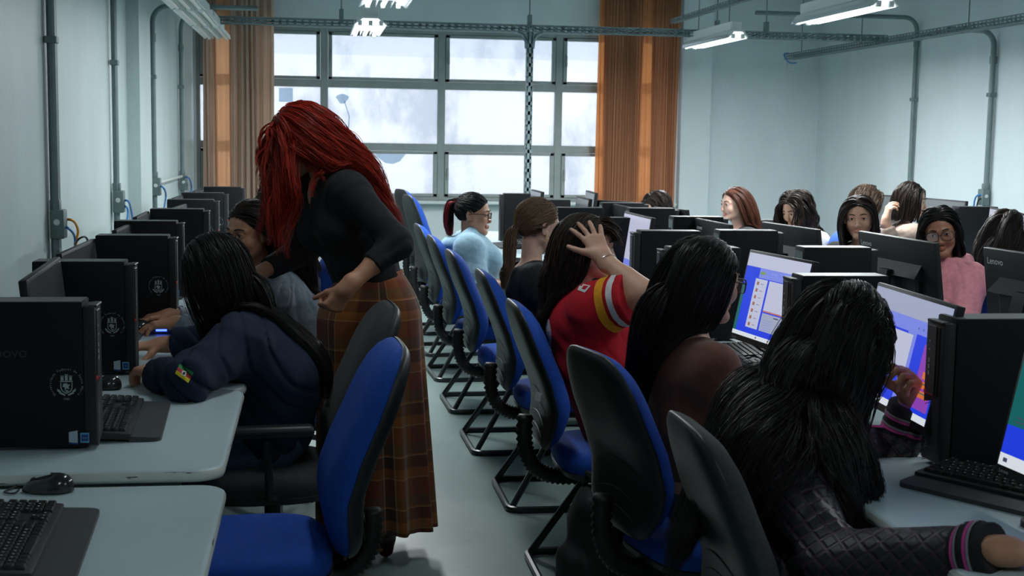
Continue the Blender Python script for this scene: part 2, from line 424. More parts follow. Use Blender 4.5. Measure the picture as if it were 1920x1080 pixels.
conduit('wall_conduit', 'nearer grey conduit on the right wall ending in an outlet box', rx_, p2.y, p2.z, z_at(1850, 57, p2.y), (-.4, 0), .022, side=-1)
def cable(name, label, pts, r, m, group=None, sub=6):
    P = [Vector(p) for p in pts]; out_ = []
    for i in range(len(P)-1):
        a, b, c, d = P[max(i-1, 0)], P[i], P[i+1], P[min(i+2, len(P)-1)]
        for k in range(sub):
            t = k/sub
            out_.append(.5*((2*b)+(c-a)*t+(2*a-5*b+4*c-d)*t*t+(3*b-a-3*c+d)*t**3))
    out_.append(P[-1]); o = MB().tube(out_, r, 6).obj(name, m)
    if label: tag(o, label, 'cable', group)
    return o
M_blue = mat('cable_blue', srgb(45, 120, 190), .5); M_yel = mat('cable_yellow', srgb(225, 150, 30), .5); M_blk = mat('cable_black', (.012, .012, .013), .45)
b0 = pL[0]; xx = XL+.05
def wp(px, py, x): return PX(px, py, x)
cable('network_cable', 'yellow network cable looping out of the nearest outlet box', [wp(118, 411, xx), wp(137, 414, xx+.05), wp(146, 432, xx+.05), wp(143, 458, xx+.04), wp(142, 520, xx+.05)], .006, M_yel)
cable('network_cable', 'blue network cable below the yellow one at nearest outlet box', [wp(118, 426, xx), wp(128, 428, xx+.04), wp(140, 444, xx+.05), wp(140, 480, xx+.04), wp(138, 520, xx+.06)], .006, M_blue)
cable('network_cable', 'blue network cable from the second outlet box, upper of two', [wp(229, 376, xx), wp(240, 377, xx+.05), wp(245, 390, xx+.05), wp(250, 420, xx+.05), wp(252, 450, xx+.04)], .006, M_blue)
cable('network_cable', 'blue network cable from the second outlet box, lower of two', [wp(229, 386, xx), wp(237, 388, xx+.04), wp(240, 400, xx+.05), wp(236, 430, xx+.05), wp(238, 450, xx+.04)], .006, M_blue)
cable('network_cable', 'blue network cable looping from the third outlet box', [wp(298, 348, xx), wp(306, 352, xx+.05), wp(311, 365, xx+.05), wp(308, 390, xx+.04), wp(306, 410, xx+.04)], .007, M_blue)
cable('network_cable', 'pale blue cable drooping from the farthest left outlet box', [wp(346, 332, xx), wp(355, 335, xx+.06), wp(359, 350, xx+.05), wp(357, 365, xx+.05)], .007, M_blue)
cable('network_cable', 'blue network cable hanging from the outlet box on right wall', [wp(1843, 365, rx_-.03), wp(1832, 367, rx_-.06), wp(1827, 378, rx_-.06), wp(1825, 400, rx_-.06)], .007, M_blue)
cable('network_cable', 'dark cord beside the blue cable at the right wall outlet', [wp(1843, 372, rx_-.03), wp(1835, 375, rx_-.06), wp(1831, 390, rx_-.06), wp(1830, 405, rx_-.06)], .006, M_blk)

# lamps
M_lampw = mat('lamp_housing_white', srgb(222, 228, 226), .4)
M_tube_on = mat('tube_on', (1, 1, 1), .4, emit=(.93, .97, 1), estr=4)
M_tube_off = mat('tube_off', srgb(228, 226, 218), .3)
M_mirror = mat('lamp_reflector', (.85, .87, .88), .18, 1)
def lamp(label, x, y0, y1, z, on=True, ntube=2, wide=.16):
    L = y1-y0; t = thing('fluorescent_lamp', label, 'ceiling lamp', (x, y0, z), 0, 'fluorescent lamps')
    mb = MB(); w = wide/2
    mb.add([(-w*.5, 0, .06), (w*.5, 0, .06), (w, 0, 0), (w-.006, 0, 0), (w*.45, 0, .045), (-w*.45, 0, .045), (-w+.006, 0, 0), (-w, 0, 0)]+
           [(-w*.5, L, .06), (w*.5, L, .06), (w, L, 0), (w-.006, L, 0), (w*.45, L, .045), (-w*.45, L, .045), (-w+.006, L, 0), (-w, L, 0)],
           [tuple(range(8))[::-1], tuple(range(8, 16))]+[(i, (i+1) % 8, 8+(i+1) % 8, 8+i) for i in range(8)])
    mb.obj('housing', M_lampw, t, smooth=False)
    MB().rbox((0, L/2, .095), (wide*.55, L*.9, .07), .006, 1).obj('ballast_box', M_lampw, t)
    for i in range(ntube):
        xt = (i-(ntube-1)/2)*wide/(ntube)*.95
        tb = MB().tube([(xt, .04, .012), (xt, L-.04, .012)], .014, 10).obj('tube', M_tube_on if on else M_tube_off, t)
        for ye in (.02, L-.02): MB().rbox((xt, ye, .012), (.03, .03, .036), .004, 1).obj('socket', M_lampw, t)
        if ntube > 2 or not on:
            pass
    for i in range(ntube+1):
        xt = (i-ntube/2)*wide/ntube*.95
        MB().box((xt, L/2, .012), (.002, L*.95, .03)).obj('reflector', M_mirror if on else M_lampw, t, smooth=False)
    for ye in (.25, L-.25): MB().tube([(0, ye, .13), (0, ye, ZC-z)], .004, 6).obj('hanger_rod', M_conduit, t)
    if on:
        ld = bpy.data.lights.new('tube_light', 'AREA'); ld.shape = 'RECTANGLE'; ld.size = wide; ld.size_y = L*.9
        ld.energy = LAMP_W; ld.color = (.94, .985, 1)
        lo = bpy.data.objects.new('tube_light', ld); COL.objects.link(lo); lo.parent = t; lo.location = (0, L/2, -.012)
    return t
LAMP_W = 62
zl = 2.295
lamp('lit fluorescent lamp at top right, the nearest one above the right seats', PX(1690, 3, 3.28).x, 7.45, 8.8, zl)
lamp('lit fluorescent lamp behind the tray, to the right of the rust curtain', 3.24, 10.05, 11.4, zl)
LAMP_W = 30
lamp('lit multi-tube lamp at the top edge, above the red-haired woman', .43, 7.2, 8.5, zl, ntube=3, wide=.3)
lamp('lit multi-tube lamp hanging just behind and below the cable tray', .41, 9.8, 11.0, zl, ntube=3, wide=.24)
for i, (a, b, s_) in enumerate([(10.45, 11.75, 'farthest'), (9.1, 10.4, 'middle'), (7.75, 9.05, 'nearest')]):
    lamp('unlit pale fluorescent lamp along left wall, %s of the three' % s_, -.80, a, b, zl, on=False, ntube=3, wide=.22)
for x, y, LAMP_W in ((.4, 3.4, 5), (3.2, 3.6, 16), (.4, -.6, 5), (3.2, -.6, 12)):  # unseen lamps added as fill light for the near part of the room
    lamp('lit fluorescent lamp overhead outside the view', x, y, y+1.3, 2.7)
ch = raceway((3.24, 6.9, 2.56), (3.24, 12.0, 2.56), .04, .035, .08).obj('lamp_channel', M_galv, smooth=False)
tag(ch, 'slim steel channel above the right row of lit lamps', 'channel')
c0 = PY(1496, 102, yf-.25)
o = MB().rbox((0, 0, 0), (.07, .05, .09), .008).obj('sensor_box', mat('white_plastic', srgb(205, 212, 210), .4), loc=(xd-.03, yf-.12, zr-.10))
tag(o, 'small white box hanging under the far end of the right cable tray', 'junction box')
cable('power_wire', 'blue wire looping into the small white box under tray', [(xd-.1, yf-.25, zr+.02), (xd-.16, yf-.28, zr-.0), (xd-.1, yf-.28, zr-.08), (xd-.02, yf-.28, zr-.08)], .006, M_blue)

# daylight and camera
wd = bpy.data.worlds.new('World'); SC.world = wd; wd.use_nodes = True; nt = wd.node_tree
bg = nt.nodes['Background']; bg.inputs['Color'].default_value = (.86, .93, 1, 1); bg.inputs['Strength'].default_value = 5.6
ld = bpy.data.lights.new('window_daylight', 'AREA'); ld.shape = 'RECTANGLE'; ld.size = wx1-wx0; ld.size_y = wz1-wz0
ld.cycles.is_portal = True
lo = bpy.data.objects.new('window_daylight', ld); COL.objects.link(lo); lo.location = ((wx0+wx1)/2, YE+.25, (wz0+wz1)/2)
lo.rotation_euler = (-PI/2, 0, 0)
cam_d = bpy.data.cameras.new('camera'); cam = bpy.data.objects.new('camera', cam_d); COL.objects.link(cam)
cam_d.sensor_width = 23.5; cam_d.lens = FPX/1920*23.5; cam_d.clip_end = 60
cam.matrix_world = Matrix.Translation(CPOS) @ Matrix((CR, CU, -CF)).transposed().to_4x4()
cam_d.dof.use_dof = True; cam_d.dof.focus_distance = 4.6; cam_d.dof.aperture_fstop = 6.3
SC.camera = cam
SC.view_settings.view_transform = 'Standard'; SC.view_settings.look = 'None'; SC.view_settings.gamma = 1
SC.view_settings.exposure = 0.62
SC.cycles.max_bounces = 7; SC.cycles.diffuse_bounces = 4; SC.cycles.transparent_max_bounces = 12
SC.cycles.caustics_reflective = False; SC.cycles.caustics_refractive = False
SC.cycles.sample_clamp_indirect = 4
SC.cycles.use_denoising = True
# ------------------------------------------------------------------ furniture materials
M_desk, nt, b = newmat('desk_laminate'); v = coords(nt)
r = ramp(nt, noise(nt, v, 3, 5), [(.3, srgb(184, 204, 211)), (.7, srgb(194, 213, 219))]); nt.links.new(r.outputs['Color'], b.inputs['Base Color'])
b.inputs['Roughness'].default_value = .38
M_edge, nt, b = newmat('desk_edge_band'); v = coords(nt, 'Object', (1, 1, 8))
r = ramp(nt, noise(nt, v, 9, 4), [(.62, srgb(212, 218, 212)), (.66, srgb(70, 60, 52))]); nt.links.new(r.outputs['Color'], b.inputs['Base Color'])
b.inputs['Roughness'].default_value = .3
M_legs = mat('desk_leg_grey', srgb(120, 130, 130), .5, .3)
M_pc = mat('case_black', (.006, .007, .009), .6, spec=.22, bmp=.15, bscale=900, bdist=.0004)
M_pctop = mat('case_steel_black', (.03, .033, .036), .45, spec=.9)  # tone lifted above the case to paint lamp reflection on tower tops
M_front = mat('front_plastic', (.012, .013, .015), .5, spec=.4)
M_red = mat('red_accent', (.75, .01, .01), .4)
M_print = mat('grey_print', srgb(165, 178, 180), .6)
M_lab = mat('sticker_pale', srgb(165, 185, 200), .4); M_labb = mat('sticker_blue', srgb(20, 60, 130), .4); M_labc = mat('sticker_cyan', srgb(90, 160, 200), .4)
M_port = mat('port_metal', srgb(135, 145, 145), .4, .6, var=.3, vscale=60)
M_mon = mat('monitor_black', (.010, .011, .013), .5, spec=.35, bmp=.1, bscale=700, bdist=.0004)
M_key = mat('key_black', (.012, .013, .015), .5, spec=.3); M_kb = mat('keyboard_black', (.02, .021, .024), .5)
M_palm = mat('palm_rest_grey', (.05, .052, .058), .6); M_legend = mat('key_legend', srgb(200, 205, 205), .6)
M_fab_blue = mat('fabric_blue', (.003, .065, .40), .85, sheen=0, var=.15, vscale=60, bmp=.35, bscale=420, bdist=.002)
M_fab_dark = mat('fabric_grey', (.028, .033, .036), .9, sheen=.05, var=.2, vscale=70, bmp=.35, bscale=420, bdist=.002)
M_shell = mat('shell_plastic', (.014, .017, .019), .42, spec=.45, bmp=.3, bscale=600, bdist=.0006)
M_steel_blk = mat('frame_black', (.010, .014, .014), .3, spec=.6)
M_rub = mat('bellows_rubber', (.012, .012, .013), .5)

def round_rect(x0, x1, y0, y1, r, n=6, only=None):
    pts = []
    for cx, cy, a0, key in ((x1-r, y1-r, 0, 'ne'), (x0+r, y1-r, 90, 'nw'), (x0+r, y0+r, 180, 'sw'), (x1-r, y0+r, 270, 'se')):
        if only and key not in only:
            pts.append({'ne': (x1, y1), 'nw': (x0, y1), 'sw': (x0, y0), 'se': (x1, y0)}[key]); continue
        for i in range(n+1):
            a = math.radians(a0+90*i/n); pts.append((cx+r*math.cos(a), cy+r*math.sin(a)))
    return pts
def desk(label, x0, x1, y0, y1, top=.75, sit='e', group='white computer desks'):
    """sit: which side the user sits on (e = +x, w = -x)"""
    t = thing('desk', label, 'desk', ((x0+x1)/2, (y0+y1)/2, 0), 0, group)
    w, d = (x1-x0)/2, (y1-y0)/2
    only = ('ne', 'se') if sit == 'e' else ('nw', 'sw')
    o = round_rect(-w, w, -d, d, .06, 6, only); th = .03
    def sc(o, k): return [(x-math.copysign(min(k, abs(x)), x), y-math.copysign(min(k, abs(y)), y)) for x, y in o]
    mb = MB(); lv = [(.010, top-th), (.003, top-th+.003), (0, top-th+.010), (0, top-.011), (.003, top-.004)]
    mb.rings([[Vector((x, y, z)) for x, y in sc(o, k)] for k, z in lv], capa=True, capb=False)
    mb.mi = 1
    mb.rings([[Vector((x, y, z)) for x, y in sc(o, k)] for k, z in ((.003, top-.004), (.007, top-.001), (.012, top))], capa=False, capb=True)
    mb.obj('desktop', [M_edge, M_desk], t, sharp=.9)
    for sy in (-1, 1):
        m = MB(); yy = sy*(d-.05); s = 1 if sit == 'e' else -1
        m.rbox((-s*(w-.22), yy, (top-th)/2), (.05, .03, top-th-.04), .005, 1); m.rbox((s*(-.02), yy, .02), (w*1.7, .045, .035), .008, 1)
        m.rbox((s*(-.02), yy, top-th-.02), (w*1.6, .03, .03), .004, 1)
        m.obj('leg', M_legs, t)
    xb = -w+.2 if sit == 'e' else w-.2
    MB().box((xb, 0, .5), (.015, 2*d-.12, .3)).obj('modesty_panel', M_desk, t)
    return t

CH, CW, CD = .345, .098, .295
def _pc():
    t = thing('desktop_computer', 'proto', 'computer tower')
    L, W, H = CD, CW, CH
    m = MB(); m.rbox((-.012, 0, H/2), (L-.024, W, H-.002), .0025, 2); m.obj('case', [M_pc], t)
    m = MB(); m.box((-.012, 0, H-.0005), (L-.03, W-.006, .0018)); m.obj('top_plate', M_pctop, t)
    # front panel steps
    m = MB(); m.rbox((L/2-.010, 0, H/2-.004), (.028, W*.94, H-.014), .003, 2)
    m.rbox((L/2-.002, 0, H-.012), (.02, W*.8, .006), .002, 1)
    f = m.obj('front_panel', M_front, t)
    m = MB()
    for k in range(36):
        z = .012+k*.0038
        m.box((L/2+.0045, 0, z), (.002, W*.78, .0016), rot=(0.35, 0, 0))
    m.obj('front_grille', mat('grille_grey', (.06, .065, .07), .5), t, smooth=False)
    m = MB().rbox((L/2+.0045, .018, H*.70), (.002, .012, H*.46), .0008, 1); m.obj('optical_drive', M_pc, t)
    m = MB().rbox((L/2+.0055, -.012, H*.70), (.0025, .040, H*.47), .001, 1); m.obj('front_bezel', M_pctop, t)
    m = MB()
    for k, z in enumerate((.21, .225, .24, .265, .285)): m.rbox((L/2+.0075, -.020, z), (.0015, .006, .010 if k < 3 else .005), .0005, 1)
    m.obj('front_ports', M_print, t)
    m = MB().rbox((L/2+.004, -.020, .163), (.005, .046, .009), .001, 1); m.obj('red_stripe', M_red, t)
    m = MB(); put_text(m, 'ThinkCentre', frame((L/2+.0062, -.014, .030), (0, 0, 1), (0, -1, 0)), .0145); m.obj('name_print', M_print, t, smooth=False)
    # rear ports
    m = MB().box((-L/2-.0005, 0, H/2), (.003, W*.8, H*.9)); m.obj('rear_panel', M_port, t)
    m = MB(); m.box((-L/2-.003, .01, H*.75), (.004, .05, .05))
    for k in range(7): m.box((-L/2-.003, -.015, .05+k*.025), (.006, .025, .014))
    m.obj('rear_ports', M_pc, t)
    m = MB()
    for px in (-.1, .09):
        for s in (-1, 1): MB().rbox((px, s*.03, .0035-.006), (.02, .012, .006), .001, 1).obj('rubber_foot', M_rub, t)
    return t
def crest(m, M, R=.034):
    """university seal: ring text, castle, shield, ribbon, year"""
    s1 = 'Universidade Federal de Santa Maria'
    n = len(s1); a0, a1 = math.radians(222), math.radians(-42)
    for i, chh in enumerate(s1):
        if chh == ' ': continue
        a = a0+(a1-a0)*i/(n-1)
        Mx = M @ frame((R*math.cos(a), R*math.sin(a), 0), (math.sin(a), -math.cos(a), 0), (math.cos(a), math.sin(a), 0))
        put_text(m, chh, Mx, .0078, True, .85)
    put_text(m, '1960', M @ Matrix.Translation((0, -R*1.08, 0)), .007, True)
    def poly(pts): m.add([(x*R, y*R, 0) for x, y in pts], [tuple(range(len(pts)))], M)
    for cx, h in ((-.28, .62), (0, .72), (.28, .62)):
        poly([(cx-.09, .28), (cx+.09, .28), (cx+.09, h-.1), (cx-.09, h-.1)])
        for q in (-.1, -.02, .06): poly([(cx+q, h-.08), (cx+q+.05, h-.08), (cx+q+.05, h), (cx+q, h)])
    poly([(-.42, .18), (.42, .18), (.42, .25), (-.42, .25)])
    sh = [(-.40, .14), (-.40, -.25), (-.30, -.48), (0, -.66), (.30, -.48), (.40, -.25), (.40, .14)]
    si = [(x*.86, y*.88) for x, y in sh]
    for i in range(len(sh)-1): poly([sh[i], sh[i+1], si[i+1], si[i]])
    poly([(-.22, .05), (.02, .1), (.1, -.02), (.24, .02), (.14, -.18), (.2, -.34), (.02, -.26), (-.14, -.42), (-.1, -.2), (-.26, -.16)])
    poly([(-.06, -.38), (.14, -.42), (.06, -.52), (-.04, -.5)])
    for s in (-1, 1):
        poly([(s*.62, -.28), (s*.42, -.42), (s*.36, -.58), (s*.6, -.48)])
        poly([(s*.5, -.62), (s*.1, -.8), (s*.1, -.68), (s*.44, -.52)])
pcA = _pc()                       # plain side (right-hand rows)
index_kids(); pcL = copy_tree(pcA)
m = MB(); crest(m, frame((.085, -CW/2-.0008, .150), (1, 0, 0), (0, 0, 1))); m.obj('university_seal', M_print, pcL, smooth=False)
m = MB(); fz = -CW/2-.0008
m.add([(.088, fz, .012), (.108, fz, .009), (.108, fz, .040), (.088, fz, .036)], [(0, 1, 2, 3)]); m.mi = 1
m.add([(.087, fz-.0002, .008), (.109, fz-.0002, .006), (.109, fz-.0002, .0105), (.087, fz-.0002, .0105)], [(0, 1, 2, 3)])
m.obj('system_sticker', [M_lab, M_labb], pcL, smooth=False)
m = MB(); m.add([(.114, fz, .010), (.134, fz, .010), (.134, fz, .034), (.114, fz, .034)], [(0, 1, 2, 3)]); m.mi = 1
m.add([(.1165, fz-.0002, .014), (.1315, fz-.0002, .014), (.1315, fz-.0002, .030), (.1165, fz-.0002, .030)], [(0, 1, 2, 3)])
m.mi = 2; put_text(m, 'intel', frame((.124, fz-.0004, .020), (1, 0, 0), (0, 0, 1)), .006, True)
m.obj('processor_sticker', [M_labc, M_labb, M_print], pcL, smooth=False)
m = MB(); put_text(m, 'lenovo', frame((-.10, fz+.0004, .215), (1, 0, 0), (0, 0, 1)), .036); m.obj('embossed_name', mat('emboss', (.024, .025, .028), .3), pcL, smooth=False)

ZT = .75
def place_pc(proto, x, y, z, rz, label, group, first=[set()]):
    if proto.name not in first[0]:
        first[0].add(proto.name); proto.location = (x, y, z); proto.rotation_euler = (0, 0, rz); proto['label'] = label; proto['group'] = group; return proto
    return dup(proto, (x, y, z), rz, label, group)

# ------------------------------------------------------------------ monitors
def screen_mat(name, e, c=(.02, .02, .022), s=1.0, rough=.3):
    return mat(name, c, rough, spec=.5, emit=e, estr=s)
MS_off = mat('screen_off', (.10, .11, .115), .22, spec=.9)
MS = dict(white=screen_mat('scr_white', srgb(186, 190, 214), s=.62), grey=screen_mat('scr_grey', srgb(165, 172, 200), s=.55), blue=screen_mat('scr_blue', srgb(30, 60, 220), s=.62),
          light=screen_mat('scr_light', srgb(118, 132, 225), s=.62), teal=screen_mat('scr_teal', srgb(20, 105, 105), s=.5), ink=screen_mat('scr_ink', srgb(70, 75, 100), s=.5),
          orange=screen_mat('scr_orange', srgb(225, 120, 60), s=.5), green=screen_mat('scr_green', srgb(60, 185, 70), s=.5), purple=screen_mat('scr_purple', srgb(150, 70, 190), s=.5),
          olive=screen_mat('scr_olive', srgb(130, 165, 90), s=.5), pale=screen_mat('scr_pale', srgb(225, 232, 240), s=.55), skin=screen_mat('scr_face', srgb(170, 110, 90), s=.5))
MSK = list(MS)
def paint_screen(kind, W, H):
    """list of (material key, x0,y0,x1,y1 in 0..1, layer) for a scratch-style workspace"""
    R = []
    if kind == 'workspace':
        R = [('blue', 0, 0, 1, 1, 0), ('white', 0, .84, 1, 1, 1), ('teal', 0, .05, .05, .62, 1), ('light', .24, .72, 1, .84, 1), ('olive', .26, .765, .34, .80, 2),
             ('white', .20, .12, .40, .71, 2), ('white', .43, .36, .97, .71, 2), ('orange', .43, .345, .97, .358, 2), ('grey', .43, .12, .97, .33, 2), ('ink', .62, .295, .70, .308, 3),
             ('pale', 0, 0, 1, .05, 1), ('ink', .40, .015, .42, .035, 2), ('skin', .60, .015, .62, .035, 2)]
        for k in range(7): R += [('skin', .235, .635-k*.082, .27, .675-k*.082, 3), ('ink', .30, .65-k*.082, .35, .655-k*.082, 3)]
        for k in range(5): R += [('light', .46, .25-k*.028, .62, .254-k*.028, 3), ('light', .70, .25-k*.028, .92, .254-k*.028, 3)]
        for k in range(3): R.append(('white', .45+k*.03, .79, .458+k*.03, .80, 3))
    elif kind == 'editor':
        R = [('blue', 0, 0, 1, 1, 0), ('grey', 0, .82, 1, 1, 1), ('light', .0, .70, 1, .82, 1), ('light', .55, .10, .66, .70, 1), ('white', .10, .30, .62, .68, 2), ('purple', .78, .10, .98, .64, 1),
             ('green', .86, .56, .93, .62, 2), ('purple', .84, .44, .98, .55, 2), ('orange', .84, .36, .96, .42, 2), ('orange', .82, .28, .97, .34, 2), ('orange', .83, .20, .95, .26, 2),
             ('purple', .80, .10, .96, .18, 2), ('teal', .85, .315, .94, .325, 3), ('teal', .85, .235, .94, .245, 3), ('pale', 0, 0, 1, .06, 1), ('ink', .66, .74, .67, .76, 2), ('ink', .72, .74, .73, .76, 2)]
        for k in range(4): R.append(('ink', .15+k*.2, .02, .17+k*.2, .04, 2))
    elif kind == 'taskbar':
        R = [('blue', 0, 0, 1, 1, 0), ('teal', 0, .30, 1, 1, 1), ('ink', .05, .36, .2, .37, 2), ('ink', .05, .33, .16, .34, 2), ('pale', 0, 0, 1, .09, 1), ('ink', .03, .03, .06, .06, 2)]
    elif kind == 'bright':
        R = [('white', 0, 0, 1, 1, 0), ('blue', 0, 0, 1, .10, 1), ('light', 0, .10, 1, .22, 1)]
    return R
def monitor(label, corner_n, corner_f, face, tilt=12, kind=None, group='monitors', H=.315, base_z=ZT, W=None):
    """corner_n/corner_f: world points of the top edge ends; face: +1 screen looks to +x, -1 to -x"""
    a, b = Vector(corner_n), Vector(corner_f); c = (a+b)/2; d = (b-a); d.z = 0; W = W or d.length; d.normalize()
    nx = Vector((d.y, -d.x, 0))
    if nx.x*face < 0: nx = -nx
    # local frame: +y = screen normal, x = along the edge
    rz = math.atan2(nx.y, nx.x)-PI/2
    t = thing('monitor', label, 'monitor', (c.x, c.y, base_z), rz, group)
    top = c.z-base_z; th = math.radians(tilt)
    M = Matrix.Translation((0, 0, top)) @ Matrix.Rotation(th, 4, 'X')   # leans back: top towards -y
    T = .022
    m = MB(); m.rbox((0, -T/2, -H/2), (W, T, H), .004, 2, M); m.obj('panel', M_mon, t)
    m = MB(); m.rbox((0, -T-.010, -H*.60), (W*.62, .026, H*.42), .010, 2, M)
    m.add([(-W*.33, -T-.001, -H*.30), (W*.33, -T-.001, -H*.30), (W*.36, -T-.045, -H*.44), (-W*.36, -T-.045, -H*.44), (-W*.36, -T-.001, -H*.5), (W*.36, -T-.001, -H*.5)],
          [(0, 1, 2, 3), (3, 2, 5, 4), (0, 3, 4), (1, 5, 2), (0, 4, 5, 1)], M)
    m.obj('rear_cover', M_mon, t, smooth=False)
    m = MB(); put_text(m, 'Lenovo', M @ frame((-W*.46, -T-.0008, -H*.17), (1, 0, 0), (0, 0, 1)), .032); m.obj('rear_name', mat('white_print', srgb(235, 240, 240), .5), t, smooth=False)
    scr = MB(); bz = .010
    if kind:
        for key, x0, y0, x1, y1, ly in paint_screen(kind, W, H):
            scr.mi = MSK.index(key); X0, X1 = W/2-bz, -W/2+bz; Z0, Z1 = -H+.020, -bz
            fx = lambda u: X0+(X1-X0)*u
            fz = lambda v: Z0+(Z1-Z0)*v
            y = .0006+ly*.00025
            scr.add([(fx(x0), y, fz(y0)), (fx(x1), y, fz(y0)), (fx(x1), y, fz(y1)), (fx(x0), y, fz(y1))], [(0, 1, 2, 3)], M)
        scr.obj('screen', [MS[k] for k in MSK], t, smooth=False)
    else:
        scr.add([(W/2-bz, .0008, -H+.02), (-W/2+bz, .0008, -H+.02), (-W/2+bz, .0008, -bz), (W/2-bz, .0008, -bz)], [(0, 1, 2, 3)], M)
        scr.obj('screen', MS_off, t, smooth=False)
    m = MB(); put_text(m, 'Lenovo', M @ frame((W*.46, .0012, -H+.006), (-1, 0, 0), (0, 0, 1)), .011); m.obj('bezel_name', M_print, t, smooth=False)
    hub = M @ Vector((0, -T-.03, -H*.55))
    m = MB(); m.rings([[Vector((sx*.035, hub.y-.02+sy*.012, hub.z+.05)) for sx, sy in ((-1, -1), (1, -1), (1, 1), (-1, 1))],
                       [Vector((sx*.038, hub.y-.035+sy*.014, .18)) for sx, sy in ((-1, -1), (1, -1), (1, 1), (-1, 1))],
                       [Vector((sx*.045, hub.y-.02+sy*.014, .012)) for sx, sy in ((-1, -1), (1, -1), (1, 1), (-1, 1))]])
    m.obj('stand', M_mon, t)
    m = MB(); m.prism(round_rect(-.12, .12, hub.y-.10, hub.y+.11, .03, 5), 0, .012); m.obj('stand_base', M_mon, t)
    return t

# ------------------------------------------------------------------ keyboard and mouse
def key_layout():
    """(x, y, w, h) in key units; x 0..22.5, y rows 0 (front) .. 5"""
    K = []
    rows_ = [[1.25, 1.25, 1.25, 6.25, 1.25, 1.25, 1.25, 1.25], [1.25, 1]+[1]*10+[2.75], [1.75]+[1]*11+[2.25], [1.5]+[1]*12+[1.5], [1]*13+[2]]
    for j, r_ in enumerate(rows_):
        x = 0
        for w in r_: K.append((x, j, w)); x += w
    for x in [0, 2, 3, 4, 5, 6.5, 7.5, 8.5, 9.5, 11, 12, 13, 14]: K.append((x, 5.4, 1))
    for x in (15.4, 16.4, 17.4):
        K.append((x, 5.4, 1)); K.append((x, 4, 1)); K.append((x, 3, 1)); K.append((x, 0, 1))
    K.append((16.4, 1, 1))
    for x in (18.8, 19.8, 20.8, 21.8):
        for j in (1, 2, 3, 4): K.append((x, j, 1))
    K += [(18.8, 0, 2), (20.8, 0, 1), (21.8, 0, 1), (19.8, 5.4, 1), (20.8, 5.4, 1), (21.8, 5.4, 1)]
    return K
def keyboard(name_, label, loc, rotz, detail=True):
    """local: x = along the keys, y = away from the user"""
    t = thing('keyboard', label, 'keyboard', loc, rotz, 'black keyboards')
    u = .0188; W = 22.8*u+.02; D = 6.6*u+.015
    tl = math.radians(4)
    M = Matrix.Translation((0, 0, .006)) @ Matrix.Rotation(tl, 4, 'X')
    m = MB(); m.rbox((0, D/2-.003, .008), (W, D, .018), .004, 2, M); m.obj('keyboard_body', M_kb, t)
    m = MB(); o = round_rect(-W/2+.002, W/2-.002, -.075, .0, .02, 5, ('sw', 'se'))
    m.rings([[Vector((x, y, z+ (.0 if y > -.02 else -.004*min(1, (-.02-y)/.05)))) for x, y in o] for z in (0.001, .014)]); m.obj('palm_rest', M_palm, t)
    cache = {}; cnt = 0; rest = MB()
    for kx, ky, w in key_layout():
        cx = -W/2+.014+(kx+w/2)*u; cy = .010+(ky+.5)*u
        if detail and cnt < 100:
            if w not in cache:
                k = MB(); a, b = w*u/2-.0008, u/2-.0008; rr_ = lambda a, b, z: [Vector((x, y, z)) for x, y in round_rect(-a, a, -b, b, .002, 2)]
                k.rings([rr_(a, b, 0), rr_(a-.0004, b-.0004, .004), rr_(a-.003, b-.0028, .0085)], capa=False)
                k.mi = 1
                if w <= 1.0: k.box((-.003, .002, .0086), (.0026, .004, .0002))
                cache[w] = k.mesh('key', [M_key, M_legend], True, .5)
            o = make_obj('key', cache[w], t); o.matrix_local = M @ Matrix.Translation((cx, cy, .016)); cnt += 1
        else:
            rest.rbox((cx, cy, .020), (w*u-.002, u-.002, .008), .002, 1, M)
            if w <= 1.0 and not detail:
                rest.mi = 1; rest.box((cx-.003, cy+.002, .0243), (.0026, .004, .0002), M); rest.mi = 0
    if rest.v:
        o = rest.obj('keys', [M_key, M_legend], t, sharp=.5); o['kind'] = 'stuff'
    return t
def _mouse():
    t = thing('computer_mouse', 'proto', 'mouse')
    m = MB(); R_ = []
    for j in range(9):
        ph = j/8*PI/2; z = .002+.034*math.sin(ph); k = math.cos(ph)**.65 if j < 8 else .02
        R_.append([Vector((.031*k*math.cos(a)*(1-.12*math.sin(a)), .056*k*math.sin(a)-.006*math.sin(ph), z*(1-.15*math.sin(a)))) for a in np.linspace(0, 2*PI, 25)[:-1]])
    m.rings(R_); m.obj('mouse_body', mat('mouse_gloss', (.02, .021, .024), .15, spec=.7), t)
    m = MB().tube([(-.003, .030, .0235), (.003, .030, .0235)], .007, 10); m.obj('scroll_wheel', M_rub, t)
    return t
mouse0 = _mouse(); _mu = []
def mouse(label, loc, rz):
    if not _mu:
        _mu.append(1); mouse0.location = loc; mouse0.rotation_euler = (0, 0, rz); mouse0['label'] = label; mouse0['group'] = 'computer mice'; return mouse0
    return dup(mouse0, loc, rz, label, 'computer mice')

